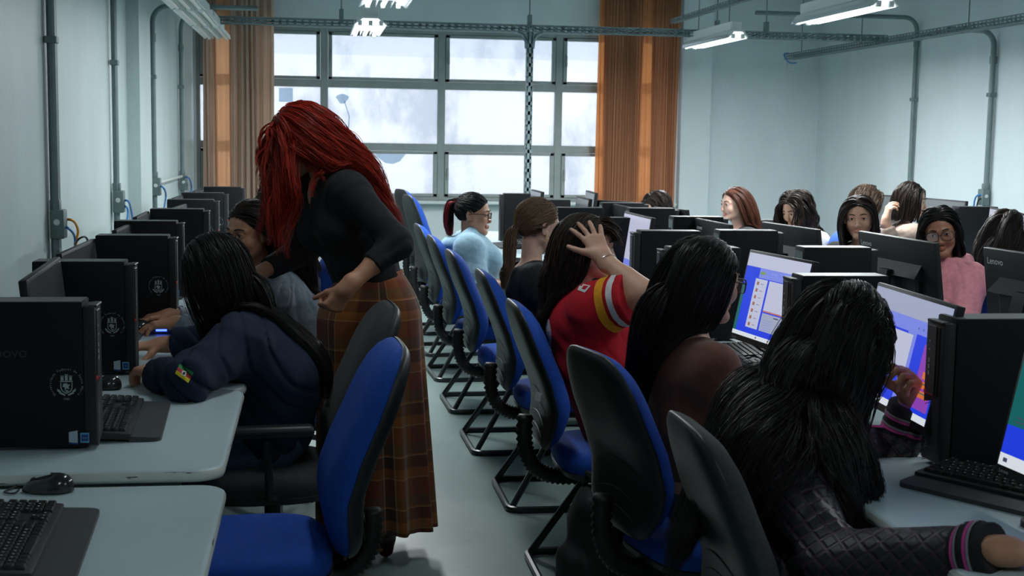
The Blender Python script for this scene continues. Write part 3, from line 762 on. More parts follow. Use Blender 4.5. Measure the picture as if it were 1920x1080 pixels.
# ------------------------------------------------------------------ chairs
def back_outline(n=40, w=.225, h=.56):
    pts = []
    for i in range(n):
        a = 2*PI*i/n; c, s = math.cos(a), math.sin(a); e = 2/4.4
        x = math.copysign(abs(c)**e, c); y = math.copysign(abs(s)**e, s)
        k = 1-.16*max(0, y)**1.6-.16*max(0, -y)**3
        pts.append((x*w*k, y*h/2))
    return pts
def spine(z, h):
    """x of the cushion mid surface at height z (-h/2..h/2), forward = +x"""
    u = z/h
    return .035*math.exp(-((u+.18)/.22)**2)-.02*u-.16*max(0, u+.05)**1.6
def _back(m, side, t, h, w, ridges=False, puff=1.0):
    o = back_outline(48, w, h); RR = []
    for r in (1.0, 1.0, .985, .95, .88, .76, .6, .42, .22, .05):
        i = len(RR); ring = []
        for x, z in o:
            xx, zz = x*r, z*r
            th = 0 if i == 0 else t*(1-r**6)**.5 if i > 1 else t*.12
            if i > 1: th = max(th, t*.25)
            ring.append(Vector((spine(zz, h)+side*th, xx, zz)))
        RR.append(ring)
    m.rings(RR, capa=False, capb=True)
def _chair(kind='sled', fab=None, h=.46, zb=.50, arm=False, rec=-.04, shell_t=.030):
    fab = fab or M_fab_blue
    t = thing('office_chair', 'proto', 'office chair')
    bz = zb+h/2; bx = -.27
    M = Matrix.Translation((bx, 0, bz)) @ Matrix.Rotation(rec, 4, 'Y')
    c = MB(); _back(c, 1, .055, h, .222); c.obj('backrest', fab, t, sharp=1.2).matrix_local = M
    c = MB(); _back(c, -1, shell_t, h*1.01, .226, True); c.obj('back_shell', M_shell, t, sharp=1.2).matrix_local = M
    c = MB()
    for k in range(4):
        zz = -h*(.10+.085*k); P = []
        for i in range(13):
            u = -1+2*i/12; x = .13*u; z2 = zz-.022*u*u; r6 = max(abs(x)/.226, abs(z2)/(h/2)); P.append((spine(z2, h)-shell_t*(1-r6**6)**.5-.0005, x, z2))
        c.tube(P, [.0008+.0022*math.sin(PI*i/12) for i in range(13)], 6)
    c.obj('shell_rib', M_shell, t).matrix_local = M
    # seat
    o = [(x*.235*(1-.08*max(0, -x)), y*.235) for x, y in [(math.copysign(abs(math.cos(a))**.62, math.cos(a)), math.copysign(abs(math.sin(a))**.62, math.sin(a))) for a in np.linspace(0, 2*PI, 41)[:-1]]]
    c = MB(); RR = []
    for r, z in ((.98, .0), (1.0, .02), (1.0, .036), (.975, .052), (.92, .063), (.8, .068), (.6, .066), (.35, .062), (.05, .060)):
        RR.append([Vector((x*r+.02, y*r, .405+z-(.02*max(0, (x*r)/.235)**3))) for x, y in o])
    c.rings(RR); c.obj('seat', fab, t, sharp=1.2)
    c = MB(); c.rings([[Vector((x*r+.02, y*r, z)) for x, y in o] for r, z in ((.80, .372), (.97, .385), (1.0, .404), (.97, .408))]); c.obj('seat_shell', M_shell, t)
    # bellows from the back down under the seat
    P = []
    for i in range(46):
        u = i/45
        a = Vector((bx-.03, 0, zb+.10)); b_ = Vector((bx-.05, 0, .37)); c_ = Vector((bx+.03, 0, .335)); d_ = Vector((-.06, 0, .36))
        P.append(a*(1-u)**3+b_*3*u*(1-u)**2+c_*3*u*u*(1-u)+d_*u**3)
    c = MB().tube(P, [.030 if i % 2 else .023 for i in range(46)], 12); c.obj('bellows', M_rub, t, sharp=2)
    if kind == 'sled':
        r = .0135; w = .255
        P = [(.22, -w, r)]+[(-.20, -w, r)]
        for a in range(0, 91, 15): P.append((-.20-.05*math.sin(math.radians(a)), -w+.05*(1-math.cos(math.radians(a))), r))
        for a in range(0, 91, 15): P.append((-.20-.05*math.cos(math.radians(a)), w-.05+.05*math.sin(math.radians(a)), r))
        P.append((.22, w, r))
        c = MB().tube(P, r, 8); c.obj('floor_rail', M_steel_blk, t)
        for s in (-1, 1):
            MB().tube([(-.235, s*(w-.03), r*1.5), (-.02, s*.13, .37)], r, 8).obj('leg', M_steel_blk, t)
        MB().rbox((.02, 0, .378), (.22, .30, .02), .004, 1).obj('mount_plate', M_steel_blk, t)
    else:
        for k in range(5):
            a = 2*PI*k/5+.3; d = Vector((math.cos(a), math.sin(a), 0))
            c = MB().tube([Vector((0, 0, .10)), d*.15+Vector((0, 0, .095)), d*.28+Vector((0, 0, .07))], [.026, .020, .014], 8)
            sp = c.obj('leg', M_shell, t)
            q = d*.28; cr = Vector((-d.y, d.x, 0))
            MB().tube([q-cr*.022+Vector((0, 0, .028)), q+cr*.022+Vector((0, 0, .028))], .028, 12).obj('castor', M_rub, sp)
        MB().tube([(0, 0, .08), (0, 0, .38)], .025, 12).obj('gas_post', M_shell, t)
        MB().rbox((0, 0, .375), (.24, .2, .035), .008, 1).obj('mount_plate', M_steel_blk, t)
    if arm:
        for s in (-1, 1):
            c = MB().tube([(.0, s*.20, .40), (.02, s*.28, .42), (.03, s*.285, .60)], .013, 8)
            c.rbox((.02, s*.285, .625), (.26, .055, .035), .014, 3); c.obj('armrest', M_shell, t)
    return t
# ------------------------------------------------------------------ placement: desks
nth = ['nearest', 'second', 'third', 'fourth', 'fifth', 'sixth', 'seventh', 'eighth', 'ninth', 'tenth']
desk('white desk in the bottom left corner holding loose keyboard and mouse', -.98, -.19, 1.95, 2.985, .72)
LW = [(-.51, 3.20), (-.55, 4.2), (-.53, 5.27), (-.585, 6.14), (-.545, 7.13), (-.565, 8.15), (-.57, 9.1), (-.51, 10.15)]
for k in range(8):
    y0 = 2.99+.98*k
    desk('white desk with scuffed rounded edge under the nearest black computer tower' if k == 0 else 'white desk along the left wall, %s from the camera' % nth[k+1], -.98, -.20, y0, y0+.975)
for k in range(9):
    y0 = 2.03+.96*k
    desk('white desk of the aisle row on the right, %s from the camera' % nth[k], 1.13, 1.855, y0, y0+.955, sit='w')
for k in range(8):
    y0 = 2.99+.96*k
    desk('white desk of the row behind the aisle row, %s from the camera' % nth[k], 1.86, 2.58, y0, y0+.955, sit='e')
for k in range(4):
    y0 = 6.2+1.0*k
    desk('white desk against the right wall, %s from the camera' % nth[k], 3.95, 4.68, y0, y0+.995, sit='w')
# computer towers
gl = 'black computer towers on the left wall desks'
for k, (x, y) in enumerate(LW):
    lab = ['large black computer tower with university seal, nearest on the left desks', 'black computer tower with seal beside the hoodie wearer\'s hands', 'black computer tower with pale seal behind the hoodie wearer',
           'black computer tower, fourth on the left desks, seen over the third', 'black computer tower, fifth on the left desks', 'black computer tower, sixth on the left desks', 'black computer tower, seventh on the left desks', 'farthest black computer tower on left desks, against the peach curtain'][k]
    place_pc(pcL, x-CD/2, y+CW/2, ZT+.009, 0, lab, gl)
for k in range(8):
    x = 1.435-.012*k; y = 2.84+.95*k
    if k == 7: y = 9.45; x = 1.33
    if k == 2: x = 1.29; y = 4.80
    lab = ['large black computer tower with red stripe and grille at right edge', 'black computer tower behind the wavy black hair, seen by its top edge', 'black computer tower hidden behind the long straight hair', 'black computer tower beside the raised elbow in red shirt',
           'black computer tower behind the hand on the head', 'black computer tower beyond the blonde head', 'black computer tower behind the blonde fringe, second farthest in aisle row', 'farthest black tower of the aisle row, against the window sill'][k]
    place_pc(pcA, x+CD/2, y+CW/2, ZT+.009, PI, lab, 'black computer towers on the aisle row')
for k, (px, py) in enumerate([(1508, 465), (1350, 433), (1263, 407), (1181, 391), (1130, 381)]):
    p = PZ(px, py, 1.102)
    lab = ['black tower with pale rear ports beside the monitor near the right middle', 'black tower behind the first row, right of the straight-haired head', 'small black tower left of a monitor back, middle distance', 'small black tower in the back of the second row', 'farthest small black tower of the second row'][k]
    place_pc(pcA, p.x+CD/2, p.y+CW/2, ZT+.009, 0, lab, 'black computer towers on the second row')
p = PZ(1792, 388, 1.102)
place_pc(pcA, p.x+CD/2, p.y+CW/2, ZT+.009, PI, 'black computer tower by the right wall, behind the girl in glasses', None)
# monitors left row (screens off, seen edge on)
ml = [((50, 525), (113, 481), 1.12), ((116, 475), (180, 447), 1.09), ((219, 431), (254, 416), 1.09), ((258, 406), (279, 396), 1.09), ((322, 391), (350, 382), 1.09), ((327, 371), (349, 363), 1.09), ((366, 358), (380, 353), 1.09)]
for k, (a, b_, z) in enumerate(ml):
    A, B = PZ(*a, z), PZ(*b_, z); A.x = min(A.x, -.60)
    B.x = min(B.x, -.60)
    monitor('switched-off monitor on the left wall desks, %s from the camera' % nth[k], A, B, 1, 6, None, 'dark monitors along the left wall', W=max(.5, (B-A).length))
# aisle row monitors (screens toward the aisle)
def mon2(label, a, b_, z, face, kind=None, group=None, W=None, tilt=12): return monitor(label, PZ(*a, z), PZ(*b_, z), face, tilt, kind, group, W=W)
ga = 'monitors of the aisle row'
mon2('lit monitor with blue and white windows in front of girl in glasses', (1527, 490), (1406, 467), 1.13, -1, 'workspace', ga)
mon2('lit monitor half hidden by wavy black hair, orange blocks at its edge', (1796, 573), (1646, 528), 1.13, -1, 'editor', ga)
f = PZ(1931, 610, 1.13)
monitor('lit monitor cut off by the right edge beside the large tower', f+Vector((.03, -.5, 0)), f, -1, 12, 'taskbar', ga)
mon2('small bright monitor above the raised elbow, seen at an angle', (1222, 408), (1171, 396), 1.13, -1, 'bright', ga, tilt=8)
for a, b_, s in [((1122, 363), (1093, 355), 'rightmost'), ((1109, 374), (1077, 366), 'middle'), ((1022, 361), (990, 353), 'leftmost')]:
    mon2('pale far monitor in front of the window sill, %s of three' % s, a, b_, 1.15, -1, None, ga, W=.42, tilt=6)
# second row monitors seen from behind
gb = 'monitor backs of the second row'
f = PZ(1853, 462, 1.15)
monitor('black monitor back with white name print cut by the right frame edge', f+Vector((.04, -.58, 0)), f, 1, 8, None, gb)
mon2('large black monitor back with white name print before girl in glasses', (1762, 455), (1617, 432), 1.14, 1, None, gb, tilt=8)
mon2('black monitor back with white name print before the curly brown hair', (1540, 430), (1435, 415), 1.12, 1, None, gb, tilt=8)
mon2('small monitor back with name print below the long red-brown hair', (1375, 421), (1309, 408), 1.10, 1, None, gb, tilt=8)
mon2('small monitor back hiding the chin of the far leaning girl', (1293, 393), (1228, 387), 1.10, 1, None, gb, tilt=8)
mon2('small monitor back left of the far leaning girl', (1199, 391), (1146, 380), 1.10, 1, None, gb, tilt=8)
mon2('farthest monitor back of the second row below the rust curtain', (1187, 378), (1112, 374), 1.10, 1, None, gb, tilt=8)
gc = 'monitors by the right wall'
mon2('pale grey monitor behind the two heads by right wall', (1688, 367), (1592, 362), 1.13, -1, None, gc, tilt=4)
mon2('pale grey monitor right of dark-haired girl in beige', (1811, 377), (1728, 370), 1.13, -1, None, gc, tilt=4)
mon2('lit monitor at the right wall partly behind long dark hair', (1925, 402), (1856, 388), 1.13, -1, 'bright', gc, tilt=4)

# keyboards and mice
def kb_place(label, pf, pn, z, side, det=True):
    """pf, pn: pixels of the two ends of the palm-rest front edge (user's left, user's right)"""
    a, b_ = PZ(*pf, z), PZ(*pn, z); d = (b_-a).normalized(); n = Vector((-d.y, d.x, 0))
    c = (a+b_)/2+n*.075
    return keyboard('keyboard', label, (c.x, c.y, z), math.atan2(d.y, d.x), det)
kb_place('black keyboard with grey palm rest in the bottom left corner', (141, 1095), (189, 960), .72, 0)
kb_place('black keyboard beside the nearest computer tower on left', (301, 832), (321, 757), .75, 0)
a = PZ(1673, 912, .75); ang = math.radians(-58); dx = Vector((math.cos(ang), math.sin(ang), 0)); dy = Vector((-dx.y, dx.x, 0))
c = a+dx*.225+dy*.085
keyboard('keyboard', 'black keyboard on the right near the quilted jacket cuff', (c.x, c.y, .75), ang)
c = PZ(1372, 672, .75); keyboard('keyboard', 'black keyboard below the lit monitor in the middle right', (c.x-.02, c.y-.05, .75), -PI/2-.10, False)
c = PZ(352, 602, .75); keyboard('keyboard', 'small part of a black keyboard behind the long dark hair', (c.x-.03, c.y+.03, .75), PI/2, False)
c = PZ(262, 640, .75); keyboard('keyboard', 'black keyboard under the hoodie wearer\'s hands', (c.x-.08, c.y-.05, .75), PI/2, False)
c = PZ(934, 462, .75); keyboard('keyboard', 'small dark keyboard on the far desk by the ponytail girl', (c.x+.06, c.y, .75), -PI/2, False)
c = PZ(90, 922, .72); mouse('glossy dark mouse on the white desk at bottom left', (c.x, c.y, .7215), PI/2-.1)
c = PZ(195, 733, .75); mouse('dark mouse just behind the nearest tower on the left', (c.x-.01, c.y+.03, .7515), PI/2)
c = PZ(1376, 706, .75); mouse('black mouse beside the brown sleeve on the right', (c.x, c.y, .7515), -PI/2+.1)
c = PZ(262, 622, .75); mouse('small dark mouse behind the second tower near the hands', (c.x-.02, c.y+.03, .7515), PI/2)
c = PZ(90, 922, .72)
cable('mouse_cable', 'thin black mouse cable curling on the bottom left desk', [c+Vector((-.06, 0, .006)), PZ(25, 925, .724), PZ(8, 922, .724), PZ(30, 912, .724), PZ(24, 902, .724), PZ(-6, 898, .724)], .0022, M_blk)
cable('power_cable', 'black cable loop on desk beside the large right tower', [PZ(1925, 845, .77), PZ(1895, 855, .80), PZ(1872, 880, .756), PZ(1890, 893, .754), PZ(1915, 878, .756), PZ(1935, 870, .756)], .003, M_blk)
cable('power_cable', 'thin black cable from keyboard at the right frame edge', [PZ(1880, 915, .756), PZ(1905, 905, .76), PZ(1912, 890, .765), PZ(1930, 885, .76)], .0025, M_blk)
cable('power_cable', 'black cable lying behind the quilted jacket before the right tower', [PZ(1745, 825, .755), PZ(1715, 815, .756), PZ(1700, 800, .76), PZ(1690, 785, .77)], .004, M_blk)
cable('power_cable', 'thin dark cord hanging in an arc beside the right tower', [PZ(1748, 772, .87), PZ(1738, 785, .85), PZ(1736, 805, .80), PZ(1745, 820, .77)], .0025, M_blk)
cable('power_cable', 'thin black cord by the white keyboard gap in middle right', [PZ(1432, 650, .755), PZ(1420, 656, .756), PZ(1412, 662, .756)], .0025, M_blk)
cable('power_cable', 'dark cable arching behind the second left monitor', [wp(140, 458, xx+.05), wp(148, 448, xx+.08), wp(158, 444, xx+.1), wp(164, 450, xx+.1), wp(168, 470, xx+.1)], .005, M_blk)
cable('power_cable', 'black cable hanging behind the nearest left monitor', [wp(45, 540, xx+.08), wp(42, 555, xx+.06), wp(42, 575, xx+.08), wp(46, 600, xx+.1)], .005, M_blk)
c = PZ(315, 620, .75)
t = thing('drawing_tablet', 'flat silver device with glowing blue light behind the hoodie arms', 'electronic device', (c.x, c.y+.02, .751), .05)
MB().rbox((0, 0, .014), (.15, .22, .026), .008, 2).obj('device_body', mat('silver_plastic', srgb(120, 130, 145), .35, .4), t)
MB().rbox((-.02, -.1105, .014), (.04, .001, .008), .0003, 1).obj('status_light', mat('led_blue', (.02, .05, .6), .3, emit=(.05, .1, 1), estr=3), t)

# ------------------------------------------------------------------ chairs
gch = 'blue and black chairs along the central aisle'
ch_r = _chair('sled', None, .49, .47)
def put_chair(x, y, yaw, label, first=[0], group=gch):
    if not first[0]:
        first[0] = 1; ch_r.location = (x, y, 0); ch_r.rotation_euler = (0, 0, yaw); ch_r['label'] = label; ch_r['group'] = group; return ch_r
    return dup(ch_r, (x, y, 0), yaw, label, group)
put_chair(1.05, 3.42, .20, 'blue chair with black plastic back holding the person in brown')
cA = put_chair(1.01, 4.38, .0, 'blue chair with small white tag holding the person in red jersey')
p = PY(1009, 744, 4.14)
MB().box((p.x-1.01, p.y-4.38, p.z), (.018, .0015, .030), rot=(0, .2, 0)).obj('care_tag', mat('tag_white', srgb(200, 205, 210), .7), cA)
put_chair(1.03, 5.42, .0, 'blue chair behind the red jersey, holding the blonde girl')
put_chair(1.00, 6.40, .02, 'empty blue aisle chair behind the blonde girl\'s chair')
put_chair(.99, 7.36, .03, 'blue aisle chair holding the ponytail girl in light blue')
put_chair(.99, 8.32, .05, 'blue aisle chair with glossy back, just past the ponytail girl')
ch_t = _chair('sled', None, .60, .50)
ch_t.location = (.99, 9.28, 0); ch_t.rotation_euler = (0, 0, .15); tag(ch_t, 'tall blue chair with shiny back near the window, behind plaid skirt', 'office chair', gch)
dup(ch_t, (1.0, 10.3, 0), .25, 'farthest tall chair with pale shiny back by window sill', gch)
gd = 'dark grey office chairs'
ch_g = _chair('sled', M_fab_dark, .50, .43)
ch_g.location = (1.11, 2.62, 0); ch_g.rotation_euler = (0, 0, -.02); tag(ch_g, 'dark grey chair at the bottom holding the person in quilted jacket', 'office chair', gd)
ch_l = _chair('star', None, .55, .43, rec=-.10, shell_t=.05)
ch_l.location = (-.15, 3.40, 0); ch_l.rotation_euler = (0, 0, PI+.06); tag(ch_l, 'empty bright blue chair in the left foreground', 'office chair', 'chairs on the left side')
ch_d = _chair('star', M_fab_dark, .60, .38, arm=True, rec=-.12, shell_t=.05)
ch_d.location = (-.13, 4.22, 0); ch_d.rotation_euler = (0, 0, PI+.08); tag(ch_d, 'grey fabric chair with armrests holding person in navy hoodie', 'office chair', gd)
dup(ch_l, (-.15, 5.25, 0), PI+.1, 'blue chair holding the person in grey sweatshirt', 'chairs on the left side')
dup(ch_l, (-.20, 6.25, 0), PI+.3, 'blue chair between the grey sweatshirt and red-haired woman\'s arms', 'chairs on the left side')
gr = 'chairs on the right side of the room'
dup(ch_r, (2.92, 5.85, 0), PI-.2, 'blue chair holding girl in pink hooded top', gr)
dup(ch_r, (2.95, 6.95, 0), PI-.1, 'blue chair holding the person who looks at the camera', gr)
dup(ch_r, (2.95, 8.05, 0), PI-.3, 'blue chair holding the curly-haired person', gr)
dup(ch_r, (2.9, 4.85, 0), PI-.1, 'blue chair beside the name-printed monitor at the right edge', gr)
dup(ch_g, (3.62, 9.75, 0), .9, 'empty chair with dark back right of the curly-haired girl', gr)
dup(ch_r, (3.72, 6.88, 0), .1, 'blue chair holding the person in pale green top', gr)
dup(ch_r, (3.72, 8.08, 0), .0, 'blue chair holding the dark-haired girl in beige', gr)
# ------------------------------------------------------------------ people: signed distance bodies
V3 = lambda *a: np.array(a, dtype=np.float64)
def nrm(v):
    v = np.asarray(v, float); return v/max(1e-9, np.linalg.norm(v))
class SDF:
    def __init__(s): s.p = []
    def cap(s, a, b, ra, rb=None, k=.02, flat=None, op='u', cut=None):
        rb = ra if rb is None else rb; a, b = np.array(a, float), np.array(b, float)
        sc = flat[1] if flat else 1; R = max(ra, rb)*max(sc, 1)+k+.012
        s.p.append(('c', a, b, ra, rb, flat, k, op, cut, np.minimum(a, b)-R, np.maximum(a, b)+R)); return s
    def ell(s, c, r, R=None, k=.02, op='u'):
        c = np.array(c, float); R = np.eye(3) if R is None else np.asarray(R, float)
        m = max(r)+k+.012
        s.p.append(('e', c, np.array(r, float), R, None, None, k, op, None, c-m, c+m)); return s
    @staticmethod
    def _d(q, X, Y, Z):
        if q[0] == 'c':
            _, a, b, ra, rb, flat, k, op, cut, lo, hi = q
            px, py, pz = X-a[0], Y-a[1], Z-a[2]; ba = b-a
            if flat:
                n, sc = flat; n = nrm(n); w = 1-1/sc
                dn = (px*n[0]+py*n[1]+pz*n[2])*w
                px = px-n[0]*dn; py = py-n[1]*dn; pz = pz-n[2]*dn
                ba = ba-n*np.dot(ba, n)*w
            h = np.clip((px*ba[0]+py*ba[1]+pz*ba[2])/max(1e-9, ba.dot(ba)), 0, 1)
            d = np.sqrt((px-ba[0]*h)**2+(py-ba[1]*h)**2+(pz-ba[2]*h)**2)-(ra+(rb-ra)*h)
            if cut is not None:
                c, n = cut; n = nrm(n); d = np.maximum(d, (X-c[0])*n[0]+(Y-c[1])*n[1]+(Z-c[2])*n[2])
            return d
        _, c, r, R = q[:4]
        x, y, z = X-c[0], Y-c[1], Z-c[2]
        u = (R[0, 0]*x+R[1, 0]*y+R[2, 0]*z)/r[0]; v = (R[0, 1]*x+R[1, 1]*y+R[2, 1]*z)/r[1]; w = (R[0, 2]*x+R[1, 2]*y+R[2, 2]*z)/r[2]
        k0 = np.sqrt(u*u+v*v+w*w)+1e-9; k1 = np.sqrt((u/r[0])**2+(v/r[1])**2+(w/r[2])**2)+1e-9
        return k0*(k0-1)/k1
    @staticmethod
    def _mix(a, b, k, op):
        if op == 's': a, b = -a, b
        h = np.maximum(k-np.abs(a-b), 0)/k
        m = np.minimum(a, b)-h*h*k*.25
        return -m if op == 's' else m
    def pts(s, P):
        X, Y, Z = P[:, 0], P[:, 1], P[:, 2]; out = np.full(len(P), .5)
        for q in s.p:
            msk = np.all((P > q[9]-.05) & (P < q[10]+.05), axis=1)
            if msk.any():
                out[msk] = s._mix(out[msk], s._d(q, X[msk], Y[msk], Z[msk]), q[6], q[7])
        return out
    def grad(s, P, e=.003):
        g = np.stack([s.pts(P+np.eye(3)[i]*e)-s.pts(P-np.eye(3)[i]*e) for i in range(3)], 1)
        return g/(np.linalg.norm(g, axis=1, keepdims=True)+1e-9)
    def mesh(s, lo, hi, vox, disp=None, adapt=0.0):
        lo, hi = np.array(lo, float), np.array(hi, float); n = np.ceil((hi-lo)/vox).astype(int)+1
        ax = [lo[i]+vox*np.arange(n[i]) for i in range(3)]
        F = np.full(tuple(n), .1, dtype=np.float32)
        for q in s.p:
            i0 = np.clip(((q[9]-lo)/vox).astype(int), 0, n); i1 = np.clip(np.ceil((q[10]-lo)/vox).astype(int)+1, 0, n)
            if np.any(i1 <= i0): continue
            sl = tuple(slice(a, b) for a, b in zip(i0, i1))
            X, Y, Z = ax[0][sl[0]][:, None, None], ax[1][sl[1]][None, :, None], ax[2][sl[2]][None, None, :]
            F[sl] = s._mix(F[sl], s._d(q, X, Y, Z), q[6], q[7])
        if disp is not None:
            m = np.abs(F) < 4*vox+.02; idx = np.nonzero(m)
            P = np.stack([ax[i][idx[i]] for i in range(3)], 1); F[m] += disp(P).astype(np.float32)
        F = np.clip(F, -3*vox, 3*vox).astype(np.float32)
        g = vdb.FloatGrid(3*vox); g.copyFromArray(F)
        r = g.convertToPolygons(isovalue=0.0, adaptivity=adapt)
        P = np.asarray(r[0], float)*vox+lo; T = np.asarray(r[1], dtype=np.int32).reshape(-1, 3) if adapt > 0 or len(r) == 3 else np.zeros((0, 3), np.int32)
        Q = np.asarray(r[-1], dtype=np.int32).reshape(-1, 4)
        return P, T, Q
def piece(P, T, Q, keep=None):
    if keep is not None:
        T = T[keep(P[T].mean(1))] if len(T) else T; Q = Q[keep(P[Q].mean(1))] if len(Q) else Q
    used = np.unique(np.concatenate([T.ravel(), Q.ravel()])) if (len(T) or len(Q)) else np.zeros(0, int)
    mp = np.full(len(P), -1); mp[used] = np.arange(len(used))
    return P[used], mp[T] if len(T) else T, mp[Q] if len(Q) else Q
def merge(pieces):
    P, T, Q, o = [], [], [], 0
    for p, t, q in pieces:
        P.append(p); T.append(t+o); Q.append(q+o); o += len(p)
    return np.concatenate(P), np.concatenate(T), np.concatenate(Q)
def outward(P, T, Q, sdf):
    """flip windings if normals point inward (tested on a sample)"""
    F = Q if len(Q) else T
    i = np.linspace(0, len(F)-1, min(200, len(F))).astype(int); A = P[F[i]]
    n = np.cross(A[:, 1]-A[:, 0], A[:, 2]-A[:, 0]); g = sdf.grad(A.mean(1))
    if (n*g).sum() < 0: T = T[:, ::-1]; Q = Q[:, ::-1]
    return T, Q
def wrinkle(amp, seed, freq=42, focus=None, axis=None):
    rg = np.random.default_rng(seed); K = rg.normal(size=(6, 3)); K /= np.linalg.norm(K, axis=1, keepdims=True)
    K[:, 2] *= 1.5
    ph = rg.uniform(0, 6.28, 6); fr = freq*rg.uniform(.5, 1.4, 6)
    def f(P):
        w = np.sin(P@K[0]*fr[0]*.35+ph[0])*.8+np.sin(P@K[1]*fr[1]*.3+ph[1])*.6
        o = 0
        for i in range(2, 6): o = o+np.abs(np.sin(P@K[i]*fr[i]*.5+ph[i]+1.6*w))-.5
        q = np.sin(P@K[3]*fr[3]*1.1+2.2*w); o = o+1.3*(1-np.abs(q))**3
        a = amp
        if focus is not None:
            dd = np.min([np.linalg.norm(P-c, axis=1)/r for c, r in focus], axis=0); a = amp*(.35+1.5*np.exp(-dd**2))
        return a*o/2
    return f
def ang(*d):
    y, p, r = [math.radians(x) for x in d]
    """yaw (0 = +x, 90 = +y), pitch (down positive), roll -> matrix columns right, forward, up"""
    f = V3(math.cos(y)*math.cos(p), math.sin(y)*math.cos(p), -math.sin(p)); rt = V3(math.sin(y), -math.cos(y), 0); u = np.cross(rt, f)
    c, s = math.cos(r), math.sin(r)
    return np.stack([rt*c+u*s, f, u*c-rt*s], 1)
def ik(a, b, l1, l2, pole):
    a, b = np.array(a, float), np.array(b, float); d = b-a; L = min(np.linalg.norm(d), (l1+l2)*.995); u = nrm(d)
    x = (l1*l1-l2*l2+L*L)/(2*L); h = math.sqrt(max(0, l1*l1-x*x)); pole = np.array(pole, float); pl = nrm(pole-u*pole.dot(u))
    return a+u*x+pl*h
def hand(S, w, d, n, right=True, curl=(.3, .35, .4, .45), spread=.0, thumb=(.6, .75, .3), s=1.0, tcurl=.3):
    d = nrm(d); n = np.array(n, float); n = nrm(n-d*n.dot(d)); t = np.cross(d, n)*(1 if right else -1)
    w = np.array(w, float)
    S.cap(w-d*.03*s, w+d*.015*s, .023*s, .021*s, k=.02, flat=(t, 1.25))
    offs = (.029, .0095, -.0100, -.028); lens = (.068, .076, .071, .056)
    tips = []
    for i in range(4):
        o = offs[i]*s; kn = w+d*(.086-.004*abs(i-1)-(.006 if i == 3 else 0))*s+t*o
        S.cap(w+d*.015*s+t*o*.55, kn, .0145*s, .0110*s, k=.016)
        th = 0; p = kn; L = lens[i]*s; sp = t*(spread*offs[i]/.03)
        for j, fr in enumerate((.46, .30, .24)):
            th += curl[i]*(1, 1.1, .8)[j]
            q = p+nrm(d*math.cos(th)+n*math.sin(th)+sp)*L*fr
            S.cap(p, q, (.0092, .0083, .0077)[j]*s, (.0083, .0077, .0068)[j]*s, k=.0035 if j else .006); p = q
        tips.append(p)
    b0 = w+d*.020*s+t*.016*s; d1 = nrm(d*thumb[0]+t*thumb[1]+n*thumb[2]); b1 = b0+d1*.046*s
    d2 = nrm(d1*(1-tcurl)+d*.5*tcurl*2+n*tcurl*.6); b2 = b1+d2*.032*s; d3 = nrm(d2*(1-tcurl*.5)+n*tcurl*.5+d*.2); b3 = b2+d3*.024*s
    S.cap(b0, b1, .0165*s, .0118*s, k=.014); S.cap(b1, b2, .0108*s, .0096*s, k=.004); S.cap(b2, b3, .0096*s, .0078*s, k=.003)
    return tips
def head_prims(S, c, H, s=1.0):
    L = lambda x, y, z: c+H@(V3(x, y, z)*s)
    E = lambda x, y, z, r, k=.02, op='u', R=None: S.ell(L(x, y, z), [q*s for q in r], H if R is None else H@R, k, op)
    C = lambda a, b, ra, rb, k=.015: S.cap(L(*a), L(*b), ra*s, rb*s, k)
    E(0, -.014, .030, (.073, .093, .084), .01)
    E(0, .024, -.018, (.060, .060, .078), .03)
    for q in (-1, 1):
        C((q*.046, .004, -.052), (q*.016, .066, -.094), .020, .017, .025)
        E(q*.036, .060, -.030, (.024, .020, .024), k=.02)
        C((q*.012, .080, .018), (q*.044, .066, .016), .0085, .007, .014)
        S.ell(L(q*.0315, .082, .001), (.0155*s, .012*s, .0105*s), H, .012, 's')
        C((q*.0090, .086, -.040), (q*.0090, .088, -.040), .0070, .0065, .006)
    C((0, .082, .004), (0, .0965, -.032), .0064, .0082, .010)
    E(0, .0965, -.034, (.0090, .0080, .0072), .006)
    C((-.017, .0800, -.0620), (0, .0870, -.0608), .0046, .0054, .006); C((.017, .0800, -.0620), (0, .0870, -.0608), .0046, .0054, .006)
    C((-.014, .0795, -.0690), (0, .0852, -.0695), .0048, .0062, .006); C((.014, .0795, -.0690), (0, .0852, -.0695), .0048, .0062, .006)
    E(0, .070, -.098, (.017, .014, .013), .018)
    for q in (-1, 1):
        # lids with an almond opening
        S.ell(L(q*.0315, .0715, .001), (.0148*s,)*3, H, .004)
        S.ell(L(q*.0315, .0895, .0005), (.0135*s, .013*s, .0052*s), H, .003, 's')
        R = np.array(Matrix.Rotation(q*.25, 3, 'Z'))
        E(q*.0745, -.010, -.006, (.0055, .019, .030), .006, 'u', R); E(q*.079, -.004, .002, (.004, .010, .018), .004, 's', R)
        E(q*.073, .002, -.026, (.005, .008, .010), .006)
SKINS = {}; SCALP = {}
def skin_mat(name, col):
    if name in SKINS: return SKINS[name]
    out = []
    for nm, c, r in (('skin', col, .5), ('lips', (col[0]*.90, col[1]*.66, col[2]*.66), .45)):
        m, nt, b = newmat(nm+'_'+name); v = coords(nt)
        rp = ramp(nt, noise(nt, v, 26, 5, .6), [(.3, tuple(q*.9 for q in c)), (.7, tuple(min(1, q*1.06) for q in c))])
        nt.links.new(rp.outputs['Color'], b.inputs['Base Color'])
        b.inputs['Roughness'].default_value = r; b.inputs['Subsurface Weight'].default_value = .12
        b.inputs['Subsurface Radius'].default_value = (.012, .004, .002); b.inputs['Subsurface Scale'].default_value = 1
        out.append(m)
    SKINS[name] = out; return out
